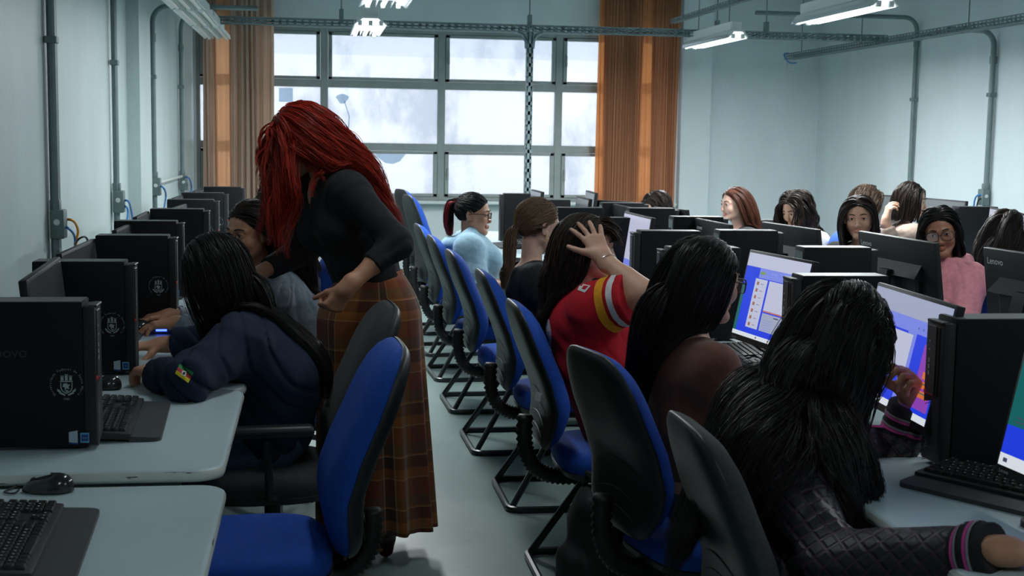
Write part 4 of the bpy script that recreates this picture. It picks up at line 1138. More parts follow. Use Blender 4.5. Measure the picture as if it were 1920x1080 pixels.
def hair_mat(name, c1, c2, rough=.38, spec=.5):
    if name in MATS: return MATS[name]
    m, nt, b = newmat('hair_'+name)
    g = nt.nodes.new('ShaderNodeNewGeometry'); r = ramp(nt, g.outputs['Random Per Island'], [(0, c1), (1, c2)])
    nt.links.new(r.outputs['Color'], b.inputs['Base Color']); b.inputs['Roughness'].default_value = rough+.06; b.inputs['Specular IOR Level'].default_value = spec*.75
    MATS[name] = m; SCALP[m.name] = mat('scalp_'+name, tuple(.5*a_+.5*b_ for a_, b_ in zip(c1, c2)), .8, spec=.2); return m
M_sclera = mat('eye_white', srgb(215, 210, 205), .2); M_iris = mat('iris_brown', (.05, .025, .012), .15); M_pupil = mat('pupil', (.004, .004, .004), .1)
M_lens = bpy.data.materials.new('lens_clear'); M_lens.use_nodes = True; nt = M_lens.node_tree; nt.nodes.clear()
out = nt.nodes.new('ShaderNodeOutputMaterial'); tr = nt.nodes.new('ShaderNodeBsdfTransparent'); gl = nt.nodes.new('ShaderNodeBsdfGlossy'); gl.inputs['Roughness'].default_value = .05
ms = nt.nodes.new('ShaderNodeMixShader'); ms.inputs[0].default_value = .12; nt.links.new(tr.outputs[0], ms.inputs[1]); nt.links.new(gl.outputs[0], ms.inputs[2]); nt.links.new(ms.outputs[0], out.inputs['Surface'])

HL_Z = [-.09, -.07, -.045, -.02, .0, .02, .04, .055, .068, .08, .12]
HL_Y = [-.06, -.045, -.030, -.018, .010, .035, .052, .062, .070, .078, .10]
def scalp_ok(p): return p[:, 1] < np.interp(p[:, 2], HL_Z, HL_Y, left=-.2)
def strands_mesh(S, w, tip=.35):
    """S (n,N,3) -> verts, quads; three sided tubes"""
    n, N = S.shape[:2]; T = np.gradient(S, axis=1); T /= np.linalg.norm(T, axis=2, keepdims=True)+1e-9
    ref = np.zeros_like(T); ref[..., 2] = 1; ref += .01
    A = np.cross(T, ref); ln = np.linalg.norm(A, axis=2, keepdims=True); A = np.where(ln < .05, np.cross(T, np.broadcast_to([1., 0, 0], T.shape)), A)
    A /= np.linalg.norm(A, axis=2, keepdims=True)+1e-9; B = np.cross(T, A)
    t = np.linspace(0, 1, N)[None, :, None]; pr = (1-(1-tip)*t**2)*np.where(t > .93, .45, 1.0)
    ww = (w[:, None, None] if np.ndim(w) else w)*pr*.5
    ph = RNG.uniform(0, 6.28, n)[:, None, None]; V = []
    for k in range(3):
        a = ph+2*PI*k/3; V.append(S+(A*np.cos(a)+B*np.sin(a)*.8)*ww)
    V = np.stack(V, 2).reshape(-1, 3)
    i = np.arange(n)[:, None, None]*N*3+np.arange(N-1)[None, :, None]*3; k = np.arange(3)[None, None, :]; k2 = (k+1) % 3
    Q = np.stack([i+k, i+k2, i+3+k2, i+3+k], -1).reshape(-1, 4)
    return V, Q
CAPN = 0
M_scalp = mat('scalp_shadow', (.008, .006, .005), 1.0, spec=0)  # plain dark matte cap under the hair, the fallback scalp colour
def grow_hair(c, H, s, sdf, spec, ids):
    """returns (verts, quads) of the whole head of hair"""
    rg = np.random.default_rng(spec.get('seed', 3)); G = spec.get('n', 160); CHN = spec.get('ch', 8); L = spec['L']; N = spec.get('N', 26)
    part = spec.get('part', .0); vol = spec.get('vol', .014)
    cc, rr_ = V3(0, -.014, .030), V3(.0745, .0945, .0855)
    loc = []
    while len(loc) < G:
        d = rg.normal(size=(max(G*3, 600), 3)); d /= np.linalg.norm(d, axis=1, keepdims=True); p = cc+d*rr_
        sh_ = p.copy(); sh_[:, 1] += np.where(np.abs(p[:, 0]) > .045, spec.get('temple', 0), 0)
        ok_ = scalp_ok(sh_) & (p[:, 1] > spec.get('ymin', -1)); p = p[ok_]; loc += list(p)
    p = np.array(loc[:G])
    if spec.get('ymin') is None and not spec.get('style'):
        nT = G//6; th_ = rg.uniform(.15, 2.35, nT); xs = part+rg.choice([-1, 1], nT)*rg.uniform(.0005, .012, nT)
        yz = np.stack([xs, np.cos(th_)*.0945-.014, np.sin(th_)*.0855+.030], 1)
        yz[:, 1:] = cc[1:]+(yz[:, 1:]-cc[1:])*np.sqrt(1-(xs/.0745)**2)[:, None]; yz = yz[scalp_ok(yz)]; p[:len(yz)] = yz
    up = spec.get('style') == 'tail'
    toW = lambda q: c+(q*s)@H.T
    back = -H[:, 1]; right = H[:, 0]; upv = H[:, 2]
    sgn = np.where(p[:, 0]-part >= 0, 1., -1.); top = np.clip((p[:, 2]-.03)/.08, 0, 1)[:, None]
    nl = (p-cc)/rr_**2; nl /= np.linalg.norm(nl, axis=1, keepdims=True)
    flow = sgn[:, None]*V3(1, 0, 0)*(.25+.9*top)+V3(0, -1, 0)*spec.get('sweep', .45)+V3(0, 0, -1)*(.9-.8*top)
    bang = None
    if spec.get('bangs'):
        bang = (p[:, 1] > .035) & (np.abs(p[:, 0]) < .05) & (p[:, 2] > .05)
        flow[bang] = V3(0, 1, -.25)+np.stack([p[bang, 0]*6, 0*p[bang, 0], 0*p[bang, 0]], 1)
    flow -= nl*(flow*nl).sum(1, keepdims=True)*.9
    if up:
        tie = V3(*spec['tie']); P = toW(p); tw = toW(tie[None])[0]; pts = [P]
        for i in range(1, N):
            t = i/(N-1); dirv = tw-P; dl = np.linalg.norm(dirv, axis=1, keepdims=True); P = P+dirv*min(1, 1.0/(N-i))
            off = (.003+.005*rg.uniform(size=(G, 1)))*(1-t*.3)
            sd = sdf.pts(P)[:, None]; P = P+np.where(sd < off, sdf.grad(P)*(off-sd), 0)
            pts.append(P)
        S1 = np.stack(pts, 1)
        # tail
        GT = max(20, G//3); d0 = H@nrm(spec.get('taildir', (0, -1, .1))); P = tw+rg.normal(size=(GT, 3))*.008; d = d0+rg.normal(size=(GT, 3))*.18; pts = [P]; st = L/(N-1)
        d /= np.linalg.norm(d, axis=1, keepdims=True); off = .004+.03*rg.uniform(size=(GT, 1))
        for i in range(1, N):
            d = d+V3(0, 0, -1)*spec.get('grav', .30); d /= np.linalg.norm(d, axis=1, keepdims=True); P2 = P+d*st
            sd = sdf.pts(P2)[:, None]; P2 = P2+np.where(sd < off, sdf.grad(P2)*(off-sd), 0); d = .5*d+.5*(P2-P)/st; P = P2; pts.append(P)
        S2 = np.stack(pts, 1); guides = [(S1, .5), (S2, 1.0)]
        if spec.get('only') == 'scalp': guides = guides[:1]
        if spec.get('only') == 'tail': guides = guides[1:]
    else:
        P = toW(p); d = flow@H.T; d /= np.linalg.norm(d, axis=1, keepdims=True)+1e-9
        lens = L*rg.uniform(.86, 1.06, G)
        if bang is not None: lens[bang] = spec['bangs']
        st = (lens/(N-1))[:, None]; layer = rg.uniform(.1, 1, (G, 1))**.8; pts = [P]; pull = V3(*spec.get('pull', (0, 0, 0)))
        if spec.get('side_pull') is not None: sp = V3(*spec['side_pull'])
        else: sp = None
        wp_ = None
        ga = spec.get('gather', .35); axp = np.array(spec.get('axis', (0, 0, 0)), float); split = spec.get('split')
        PU = np.broadcast_to(pull, P.shape).copy(); GA = np.full((G, 1), ga)
        if split:
            fr_ = (p[:, 1]+rg.normal(size=G)*.008 > split[0]) | ((p[:, 0] > split[3]) & (p[:, 1] > -.05)); PU[fr_] = split[1]; PU[~fr_] = split[2]; GA[fr_] = 0
            st[fr_] *= split[4]
        for i in range(1, N):
            t = i/(N-1); a_ = np.minimum(.85, (.10+.42*min(1, t*2.4))*spec.get('gmul', 1)*st/.018)
            hx = axp-P; hx[:, 2] = 0; hl = np.linalg.norm(hx, axis=1, keepdims=True)+1e-9
            below = np.clip((c[2]-.02-P[:, 2:3])/.06, 0, 1)
            tgt = V3(0, 0, -1)+PU+GA*below*hx/np.maximum(hl, .10)
            d = d*(1-a_)+a_*tgt+rg.normal(size=(G, 3))*spec.get('jit', .02)
            if bang is not None: d[bang] += (H[:, 1]*.06*(1-t))
            d /= np.linalg.norm(d, axis=1, keepdims=True)+1e-9; P2 = P+d*st
            off = .003+vol*layer*min(1, .22+t*1.7)
            for _ in range(2):
                sd = sdf.pts(P2)[:, None]; P2 = P2+np.where(sd < off, sdf.grad(P2)*(off-sd), 0)
            d = .45*d+.55*(P2-P)/st; d /= np.linalg.norm(d, axis=1, keepdims=True)+1e-9; P = P2; pts.append(P)
        guides = [(np.stack(pts, 1), 1.0)]
    VV, QQ, o = [], [], 0
    wa, wf = spec.get('wave', (0, 10)); wd_ = spec.get('w', .0038)
    for S, m in guides:
        n = len(S); T = np.gradient(S, axis=1); T /= np.linalg.norm(T, axis=2, keepdims=True)+1e-9
        A = np.cross(T, np.broadcast_to(V3(.3, .5, .8), T.shape)); A /= np.linalg.norm(A, axis=2, keepdims=True)+1e-9; B = np.cross(T, A)
        arc = np.cumsum(np.linalg.norm(np.diff(S, axis=1, prepend=S[:, :1]), axis=2), 1)
        ph = rg.uniform(0, 6.28, (n, 1)); fr = wf*rg.uniform(.8, 1.25, (n, 1)); t = np.linspace(0, 1, S.shape[1])[None]
        env = np.clip(t*3, 0, 1)*wa*m
        S = S+A*(env*np.sin(ph+arc*fr))[..., None]+B*(env*.8*np.cos(ph+arc*fr))[..., None]
        cr = spec.get('clump', .012)*(m if m < 1 else 1)
        out_ = []
        for kx in range(CHN):
            a = rg.uniform(0, 6.28, (n, 1)); r_ = np.sqrt(rg.uniform(0, 1, (n, 1)))*cr*(.35+.65*np.sin(np.clip(t, 0, 1)**.6*PI*.86))
            fz = spec.get('frizz', .0015); fq = rg.uniform(20, 60, (n, 1))
            out_.append(S+A*((r_*np.cos(a))+fz*t*np.sin(fq*arc+a))[..., None]+B*((r_*np.sin(a))+fz*t*np.cos(fq*arc*1.1+a))[..., None])
        S = np.concatenate(out_)
        # keep strands out of the face
        V, Q = strands_mesh(S, wd_*rg.uniform(.7, 1.3, len(S)))
        VV.append(V); QQ.append(Q+o); o += len(V)
    # scalp cap
    th = np.linspace(0, PI, 70); fi = np.linspace(0, 2*PI, 121)[:-1]
    if spec.get('only') == 'tail' or spec.get('nocap'): return np.concatenate(VV), np.concatenate(QQ)
    D = np.stack([np.outer(np.sin(th), np.cos(fi)), np.outer(np.sin(th), np.sin(fi)), np.outer(np.cos(th), np.ones(120))], -1)
    p = (cc+D*rr_*1.018).reshape(-1, 3); sh_ = p-V3(0, .004, 0); sh_[:, 1] += np.where(np.abs(p[:, 0]) > .045, spec.get('temple', 0), 0); ok = scalp_ok(sh_); i = (np.arange(69)[:, None]*120+np.arange(120)[None]).ravel(); j = (np.arange(69)[:, None]*120+(np.arange(120)[None]+1) % 120).ravel()
    q = np.stack([i, i+120, j+120, j], 1); q = q[ok[q].all(1)]
    VV.append(toW(p)); QQ.append(q+o); global CAPN; CAPN = len(q)
    return np.concatenate(VV), np.concatenate(QQ)

def local_obj(name, V, faces, mats, parent, root, smooth=True, matidx=None, sharp=None):
    """V world -> object space of the person's root"""
    me = np_mesh(name, np.asarray(V)-np.array(root), faces, mats, smooth, matidx, sharp)
    return make_obj(name, me, parent)
def glasses(parent, root, c, H, s, col=(.01, .01, .012), w=.027, h=.021, round_=.6):
    L = lambda x, y, z: Vector(c+H@(V3(x, y, z)*s))-Vector(root)
    m = MB(); M_g = mat('spectacle_frame_%d' % int(col[0]*1000), col, .3)
    for q in (-1, 1):
        e = 2/ (2+2*(1-round_)*2); pts = []
        for a in np.linspace(0, 2*PI, 25)[:-1]:
            x = math.copysign(abs(math.cos(a))**e, math.cos(a))*w; z = math.copysign(abs(math.sin(a))**e, math.sin(a))*h
            pts.append(L(q*.034+x, .0985-.006*abs((q*.034+x)/.06)**2, z-.004))
        m.tube(pts, .0019*s, 6, closed=True)
        m.tube([L(q*(.034+w), .095, .004), L(q*.074, .06, .006), L(q*.080, .0, .004), L(q*.077, -.018, -.006)], .0019*s, 6)
        l = MB(); l.add(pts, [tuple(range(len(pts)))]); l.obj('lens', M_lens, parent, smooth=False)
    m.tube([L(-.009, .099, .0), L(0, .1015, .003), L(.009, .099, .0)], .0016*s, 6)
    m.obj('spectacles', M_g, parent)
def shoe(S, ank, f):
    S.cap(ank+V3(0, 0, -.03), ank+f*.02+V3(0, 0, -.045), .045, .042, k=.03); S.cap(ank+V3(0, 0, -.055), ank+f*.15+V3(0, 0, -.062), .040, .034, k=.03, flat=(np.cross(f, V3(0, 0, 1)), 1.15))
def human(label,  head, hrot, pelvis, yaw, skin, hair, top, s=1.0, Larm=None, Rarm=None, near=1, bottom=None, legs=None, nb=None, shL=None, shR=None,
          obst=None, brow=(.012, .008, .006), specs=None, earring=False, shoes=True, bust=1.0, spine_back=.05, torso_w=1.0):
    """Larm/Rarm: dict(elbow, wrist, dir, n, curl, spread) in world space"""
    global CAPN
    c = np.array(head, float); H = ang(*hrot); pel = np.array(pelvis, float); yr = math.radians(yaw)
    f = V3(math.cos(yr), math.sin(yr), 0); r = V3(math.sin(yr), -math.cos(yr), 0); up = V3(0, 0, 1)
    nb = np.array(nb, float) if nb is not None else c+H@(V3(0, -.028, -.10)*s)+V3(0, 0, -.075)*s-f*.01
    ax = nrm(nb-pel); fr = nrm(np.cross(up if abs(ax[2]) > .2 else f, np.cross(ax, up)) if False else f-ax*f.dot(ax))
    mid = pel+(nb-pel)*.42-fr*spine_back; ct = nb-ax*.10*s-fr*.012
    shs = [np.array(shR, float) if shR is not None else nb+r*.155*s-up*.045*s, np.array(shL, float) if shL is not None else nb-r*.155*s-up*.045*s]
    lat = nrm(shs[0]-shs[1])
    root = (float(pel[0]), float(pel[1]), 0.0)
    B = SDF(); G = SDF(); tk = top.get('thick', .012); TW = torso_w
    def both(a, b, ra, rb, k=.03, flat=None, g=1.0):
        B.cap(a, b, ra, rb, k, flat); G.cap(a, b, ra+tk*g, rb+tk*g, k, flat)
    RL = np.stack([lat, fr, ax], 1)
    B.ell(pel, (.165*s*TW, .12*s, .105*s), np.stack([r, f, up], 1), .04)
    hem = top.get('hem', .02)
    G.cap(pel+ax*hem, mid, .118*s+tk, .105*s+tk, .05, (lat, 1.30*TW))
    B.cap(pel, mid, .112*s, .10*s, .05, (lat, 1.28*TW))
    both(mid, ct, .102*s, .104*s, .05, (lat, 1.34*TW))
    if bust:
        for q in (-1, 1): 
            cb = ct-ax*.065*s+fr*.075*s+lat*q*.070*s
            B.ell(cb, (.056*s*bust,)*3, None, .05); G.ell(cb, (.056*s*bust+tk,)*3, None, .05)
    for sh in shs:
        both(nb-ax*.035*s, sh, .046*s, .050*s, .05, None, .8)
        both(ct, sh-ax*.03*s, .07*s, .052*s, .05)
    B.cap(nb-ax*.03, c+H@(V3(0, -.022, -.055)*s), .044*s, .044*s, .025)
    head_prims(B, c, H, s)
    foc = []; cuffs = []; handboxes = []
    for sh, arm, right in ((shs[0], Rarm, True), (shs[1], Larm, False)):
        sd = r if right else -r
        if arm is None:
            wr = sh+f*.33*s-sd*.04; wr[2] = .795; arm = dict(wrist=wr, dir=f*1.0+V3(0, 0, -.08)-sd*.15, n=(0, 0, -1))
        wr = np.array(arm['wrist'], float)
        el = np.array(arm['elbow'], float) if 'elbow' in arm else ik(sh, wr, .275*s, .245*s, arm.get('pole', sd*.6+V3(0, 0, -1)-f*.2))
        am = arm.get('am', 1.0)
        B.cap(sh, el, .047*s*am, .038*s*am, .03); B.cap(el, wr, .038*s*am, .0255*s, .02); B.cap(el+(wr-el)*.1, el+(wr-el)*.45, .040*s*am, .033*s*am, .02)
        sl = top.get('sleeve', 1.95)   # 0..1 upper arm, 1..2 forearm
        if 'sleeve' in arm: sl = arm['sleeve']
        st = top.get('sthick', tk)
        if sl <= 1:
            e = sh+(el-sh)*sl; G.cap(sh, sh+(el-sh)*min(1, sl+.15), .049*s*am+st, (.049-.006*sl)*s*am+st*1.4, .04, None, 'u', (e, el-sh)); cuffs.append((e, nrm(el-sh), .05*s*am+st))
        else:
            e = el+(wr-el)*(sl-1); G.cap(sh, el, .049*s*am+st, .040*s*am+st, .04)
            G.cap(el, el+(wr-el)*min(1.05, sl-1+.12), .040*s*am+st, .030*s+st*.8, .03, None, 'u', (e, wr-el)); cuffs.append((e, nrm(wr-el), .032*s+st*.8))
        foc.append((el, .09))
        hd = nrm(arm['dir']); hn = np.array(arm.get('n', (0, 0, -1)), float)
        hand(B, wr, hd, hn, right, arm.get('curl', (.28, .32, .36, .42)), arm.get('spread', .05), arm.get('thumb', (.6, .75, .3)), s*.98, arm.get('tcurl', .3))
        handboxes.append((wr, hd))
    foc += [(mid, .12), (sh, .08)]
    # legs
    P = SDF(); ank = []
    if legs is None: legs = {}
    for q, key in ((1, 'R'), (-1, 'L')):
        hip = pel+r*q*.085*s-up*.02
        if key in legs: kn, an = [np.array(v, float) for v in legs[key]]
        else: kn = hip+f*.41*s+r*q*.05; kn[2] = .50; an = kn+f*.02; an[2] = .10
        B.cap(hip, kn, .080*s, .055*s, .05); B.cap(kn, an, .052*s, .036*s, .02); B.cap(an, an+f*.12+V3(0, 0, -.04), .032, .026, .02)
        P.cap(hip, kn, .094*s, .066*s, .05); P.cap(kn, an-V3(0, 0, .01), .066*s, .052*s, .03); ank.append(an)
    P.ell(pel-up*.01, (.180*s*TW, .132*s, .10*s), np.stack([r, f, up], 1), .05)
    # neckline
    nr = top.get('neck', .062)
    G.ell(nb+ax*.03*s+fr*.01, (nr, nr, .055), RL, .01, 's')
    if 'vneck' in top:
        G.cap(nb+fr*.09+ax*.02, nb+fr*.13-ax*top['vneck'], .04, .006, .01, None, 's')
    if top.get('hood'):
        for a in np.linspace(0, 2*PI, 15)[:-1]:
            p0 = nb-fr*.03+lat*math.cos(a)*.088+fr*math.sin(a)*.075+ax*(.005+.015*math.sin(a)); a2 = a+2*PI/14
            p1 = nb-fr*.03+lat*math.cos(a2)*.088+fr*math.sin(a2)*.075+ax*(.005+.015*math.sin(a2)); G.cap(p0, p1, .029, .029, .02)
        G.cap(nb-fr*.11-ax*.0+lat*.05, nb-fr*.11-lat*.05-ax*.0, .045, .045, .03); G.cap(nb-fr*.12-ax*.07+lat*.03, nb-fr*.12-lat*.03-ax*.07, .035, .035, .03)
    if top.get('collar'):
        for a in np.linspace(0, 2*PI, 15)[:-1]:
            g_ = lambda a: nb+lat*math.cos(a)*.062+fr*(math.sin(a)*.060+.005)+ax*(.005-.03*max(0, math.sin(a)))
            G.cap(g_(a), g_(a+2*PI/14), .014, .014, .01)
    # meshes ---------------------------------------------------------------
    vb, vh, vhd = {0: (.010, .0040, .0040), 1: (.009, .0028, .0028), 2: (.008, .0024, .0022)}[near]
    allp = np.array([q[9] for q in B.p]+[q[10] for q in B.p]); lo, hi = allp.min(0), allp.max(0)
    nz = H[:, 2]; cutp = c+H@(V3(0, -.02, -.105)*s)
    inhead = lambda X, m: ((X-cutp)@nz > m) & (np.linalg.norm(X-c, axis=1) < .160*s)
    inhand = lambda X, m: np.any([((X-w)@d > m) & (np.linalg.norm(X-w-d*.08, axis=1) < .16) for w, d in handboxes], axis=0)
    pcs = [piece(*B.mesh(lo-.02, hi+.02, vb), keep=lambda X: ~(inhead(X, vb*1.2) | inhand(X, vb*1.0)))]
    pcs.append(piece(*B.mesh(c-.17*s, c+.17*s, vh), keep=lambda X: inhead(X, 0)))
    for w, d in handboxes:
        m_ = w+d*.08; pcs.append(piece(*B.mesh(m_-.135, m_+.135, vhd), keep=lambda X: ((X-w)@d > 0) & (np.linalg.norm(X-m_, axis=1) < .13)))
    def snap(p):
        m_ = (np.abs((p-cutp)@nz) < .035) & (np.linalg.norm(p-c, axis=1) < .25)
        for w, d in handboxes: m_ |= (np.abs((p-w)@d) < .035) & (np.linalg.norm(p-w, axis=1) < .08)
        if m_.any():
            q_ = p[m_]
            for _ in range(2): q_ = q_-B.grad(q_, .0015)*B.pts(q_)[:, None]
            p = p.copy(); p[m_] = q_
        return p
    pcs = [(snap(p), *outward(p, t, q, B)) for p, t, q in pcs if len(p)]
    V, T, Q = merge(pcs)
    mi = []
    for F in (T, Q):
        if len(F):
            X = (V[F].mean(1)-c)@H/s
            lip = (np.abs(X[:, 0]) < .0225-.6*np.abs(X[:, 2]+.0655)) & (X[:, 1] > .074) & (X[:, 2] < -.0560) & (X[:, 2] > -.0760)
            mi.append(lip.astype(int))
    ob = local_obj('person', V, [T, Q], skin, None, root, True, np.concatenate(mi))
    ob.location = root; tag(ob, label, 'person')
    # face details
    L = lambda x, y, z: Vector(c+H@(V3(x, y, z)*s))-Vector(root)
    gz = nrm(top.get('gaze', (0, 1, 0)))
    for q in (-1, 1):
        m = MB(); ec = V3(q*.0315, .0715, .001); R = .0132
        zx = np.cross(gz, V3(0, 0, 1)); zx = nrm(zx); zy = np.cross(zx, gz)
        RR = []; angs = [.02, .20, .21, .50, .51, .9, 1.4, 2.0, 2.6, 3.1]
        for a_ in angs:
            RR.append([L(*(ec+R*(gz*math.cos(a_)+(zx*math.cos(b2)+zy*math.sin(b2))*math.sin(a_)))) for b2 in np.linspace(0, 2*PI, 17)[:-1]])
        m.rings(RR)
        nf = 16
        for i in range(len(m.f)):
            ring_i = i//nf
            m.m[i] = 2 if ring_i == 0 else (1 if ring_i in (1, 2, 3) else 0)
        if len(m.f) > nf*(len(angs)-1): m.m[nf*(len(angs)-1)] = 2
        m.obj('eye', [M_sclera, M_iris, M_pupil], ob, sharp=3)
        m = MB(); m.tube([L(q*.012, .0885, .0215), L(q*.024, .0885, .0260), L(q*.037, .0825, .0265), L(q*.050, .068, .0205)], [.0024*s, .0030*s, .0026*s, .0012*s], 6); m.obj('eyebrow', mat('brow_%d' % int(brow[0]*1000), brow, .7), ob)
        m = MB(); m.tube([L(q*.019, .0850, .0030), L(q*.026, .0872, .0068), L(q*.035, .0862, .0070), L(q*.044, .0800, .0035)], .0011*s, 5); m.obj('eyelash', M_pupil, ob)
        if earring: 
            m = MB(); m.tube([L(q*.080+.002*math.sin(a), .002+.009*math.cos(a), -.044+.011*math.sin(a)) for a in np.linspace(0, 2*PI, 17)[:-1]], .0011, 5, closed=True); m.obj('earring', mat('gold', (.8, .5, .15), .25, 1), ob)
    if specs is not None: glasses(ob, root, c, H, s, **specs)
    # clothes
    gp = np.array([q[9] for q in G.p]+[q[10] for q in G.p]); 
    disp_ = wrinkle(top.get('wr', .004), top.get('seed', 5), top.get('freq', 42), foc)
    V, T, Q = G.mesh(gp.min(0)-.01, gp.max(0)+.01, {0: .009, 1: .0065, 2: .0052}[near], disp_)
    V, T, Q = piece(V, T, Q); T, Q = outward(V, T, Q, G)
    mi = None; zones = top.get('zones')
    if zones: mi = np.concatenate([zones(V[F].mean(1), dict(sh=shs, nb=nb, fr=fr, lat=lat, ax=ax, cuffs=cuffs, arms=(Rarm, Larm))) for F in (T, Q) if len(F)]).astype(int)
    g_ob = local_obj(top.get('name', 'shirt'), V, [T, Q], top['mat'], ob, root, True, mi)
    gp = np.array([q[9] for q in P.p]+[q[10] for q in P.p])
    if bottom is not False:
        V, T, Q = P.mesh(gp.min(0)-.01, gp.max(0)+.01, .010, wrinkle(.004, 8, 40)); V, T, Q = piece(V, T, Q); T, Q = outward(V, T, Q, P)
        local_obj('trousers', V, [T, Q], bottom or M_jeans, ob, root)
    if shoes:
        for an in ank:
            S_ = SDF(); shoe(S_, an, f); lo_ = np.min([q[9] for q in S_.p], 0); hi_ = np.max([q[10] for q in S_.p], 0)
            V, T, Q = S_.mesh(lo_, hi_, .008); T, Q = outward(V, T, Q, S_); local_obj('shoe', V, [T, Q], M_shoe, ob, root)
    # hair
    if hair:
        al = SDF(); al.p = B.p+[q for q in G.p if q[7] == 'u']
        if obst is not None: al.ell((obst[0], obst[1], .71), (.055, .245, .28), None, .01)
        for k, hs in enumerate(hair if isinstance(hair, list) else [hair]):
            hs.setdefault('axis', tuple(nb-f*.085))
            CAPN = 0; V, Q = grow_hair(c, H, s, al, hs, None)
            mi = np.zeros(len(Q), int)
            if CAPN: mi[-CAPN:] = 1
            local_obj('hair', V, [Q], [hs['mat'], SCALP.get(hs['mat'].name, M_scalp)], ob, root, True, mi)
    return dict(ob=ob, B=B, G=G, c=c, H=H, root=root, nb=nb, f=f, r=r, fr=fr, lat=lat, ax=ax, sh=shs, cuffs=cuffs, disp=disp_)
def band(name, m, parent, root, sdf, disp, e, n, d0, d1, R=.11, off=.0016, N=72):
    """a strip round a sleeve between distances d0..d1 along n from e"""
    n = nrm(n); a = nrm(np.cross(n, V3(.2, .3, 1))); b = np.cross(n, a); V = []
    for d in np.linspace(d0, d1, 4):
        c = e+n*d; th = np.linspace(0, 2*PI, N+1)[:-1]; D = np.outer(np.cos(th), a)+np.outer(np.sin(th), b)
        t = np.full(N, R)
        for _ in range(60):
            P = c+D*t[:, None]; v = sdf.pts(P)+disp(P); t = np.where(v > .0008, t-np.clip(v*.7, .0008, .02), t)
        V.append(c+D*(t+off)[:, None])
    V = np.concatenate(V); F = [(j*N+i, j*N+(i+1) % N, (j+1)*N+(i+1) % N, (j+1)*N+i) for j in range(3) for i in range(N)]
    return local_obj(name, V, [np.array(F)], m, parent, root)
def surf_hit(sdf, px, py, off=.002, t0=1.0, disp=None):
    o = np.array(CPOS); d = np.array(ray(px, py)); d = d/np.linalg.norm(d); t = t0
    for _ in range(200):
        q_ = (o+d*t)[None]; v = sdf.pts(q_)[0]
        if disp is not None and v < .03: v += disp(q_)[0]
        if v < .0015: break
        t += max(.002, min(v*.7, .08))
        if t > 14: return None
    p = o+d*t; g = sdf.grad(p[None])[0]; return p+g*off
def decal(name, mats, parent, root, sdf, quads, nx=6, ny=6, off=.002, t0=1.0, disp=None):
    """quads: list of (material index, four pixel corners bl, br, tr, tl) draped on the surface"""
    V, F, mi = [], [], []
    for m, c4 in quads:
        c4 = np.array(c4, float); o = len(V); bad = False
        for j in range(ny+1):
            for i in range(nx+1):
                u, v = i/nx, j/ny; q = (c4[0]*(1-u)+c4[1]*u)*(1-v)+(c4[3]*(1-u)+c4[2]*u)*v
                h = surf_hit(sdf, q[0], q[1], off+.0006*m, t0, disp)
                if h is None: h = V[-1] if V else np.zeros(3)
                V.append(h)
        for j in range(ny):
            for i in range(nx):
                a = o+j*(nx+1)+i; P4 = np.array([V[a], V[a+1], V[a+nx+2], V[a+nx+1]])
                if np.ptp(P4, axis=0).max() < .12: F.append((a, a+1, a+nx+2, a+nx+1)); mi.append(m)
    if not F: return None
    return local_obj(name, np.array(V), [np.array(F)], mats, parent, root, True, mi)
M_jeans = mat('jeans', srgb(62, 84, 110), .9, var=.25, vscale=90, bmp=.3, bscale=500)
M_shoe = mat('shoe_black', (.015, .015, .015), .6)
# ------------------------------------------------------------------ cast
SK_light = skin_mat('light', srgb(206, 160, 136)); SK_mid = skin_mat('mid', srgb(188, 136, 108)); SK_tan = skin_mat('tan', srgb(160, 108, 82)); SK_pale = skin_mat('pale', srgb(216, 174, 156))
HM_black = hair_mat('black', (.003, .003, .004), (.014, .012, .012), .30); HM_dark = hair_mat('dark_brown', (.009, .006, .005), (.032, .019, .014), .36)
HM_brown = hair_mat('brown', (.03, .017, .010), (.085, .05, .03), .4); HM_blond = hair_mat('dark_blonde', (.09, .055, .030), (.24, .155, .09), .45)
HM_redbr = hair_mat('auburn', (.045, .014, .008), (.11, .036, .02), .38); HM_red = hair_mat('vivid_red', (.12, .006, .003), (.62, .040, .016), .36)
HM_redtip = hair_mat('crimson', (.12, .004, .008), (.3, .01, .02), .4)
HM_dkend = hair_mat('dark_hair_brown_ends', (.012, .008, .006), (.05, .03, .02), .4)
def cloth(name, col, rough=.9, **k): return mat(name, col, rough, sheen=k.pop('sheen', .15 if max(col) > .05 else 0), var=k.pop('var', .12), vscale=50, bmp=.25, bscale=450, bdist=.0015, **k)
def A(v): return np.array(v, float)
def P_(px, py, y): return A(PY(px, py, y))
def Pz_(px, py, z): return A(PZ(px, py, z))
C_black = cloth('cloth_black', (.008, .008, .010)); PEOPLE = {}
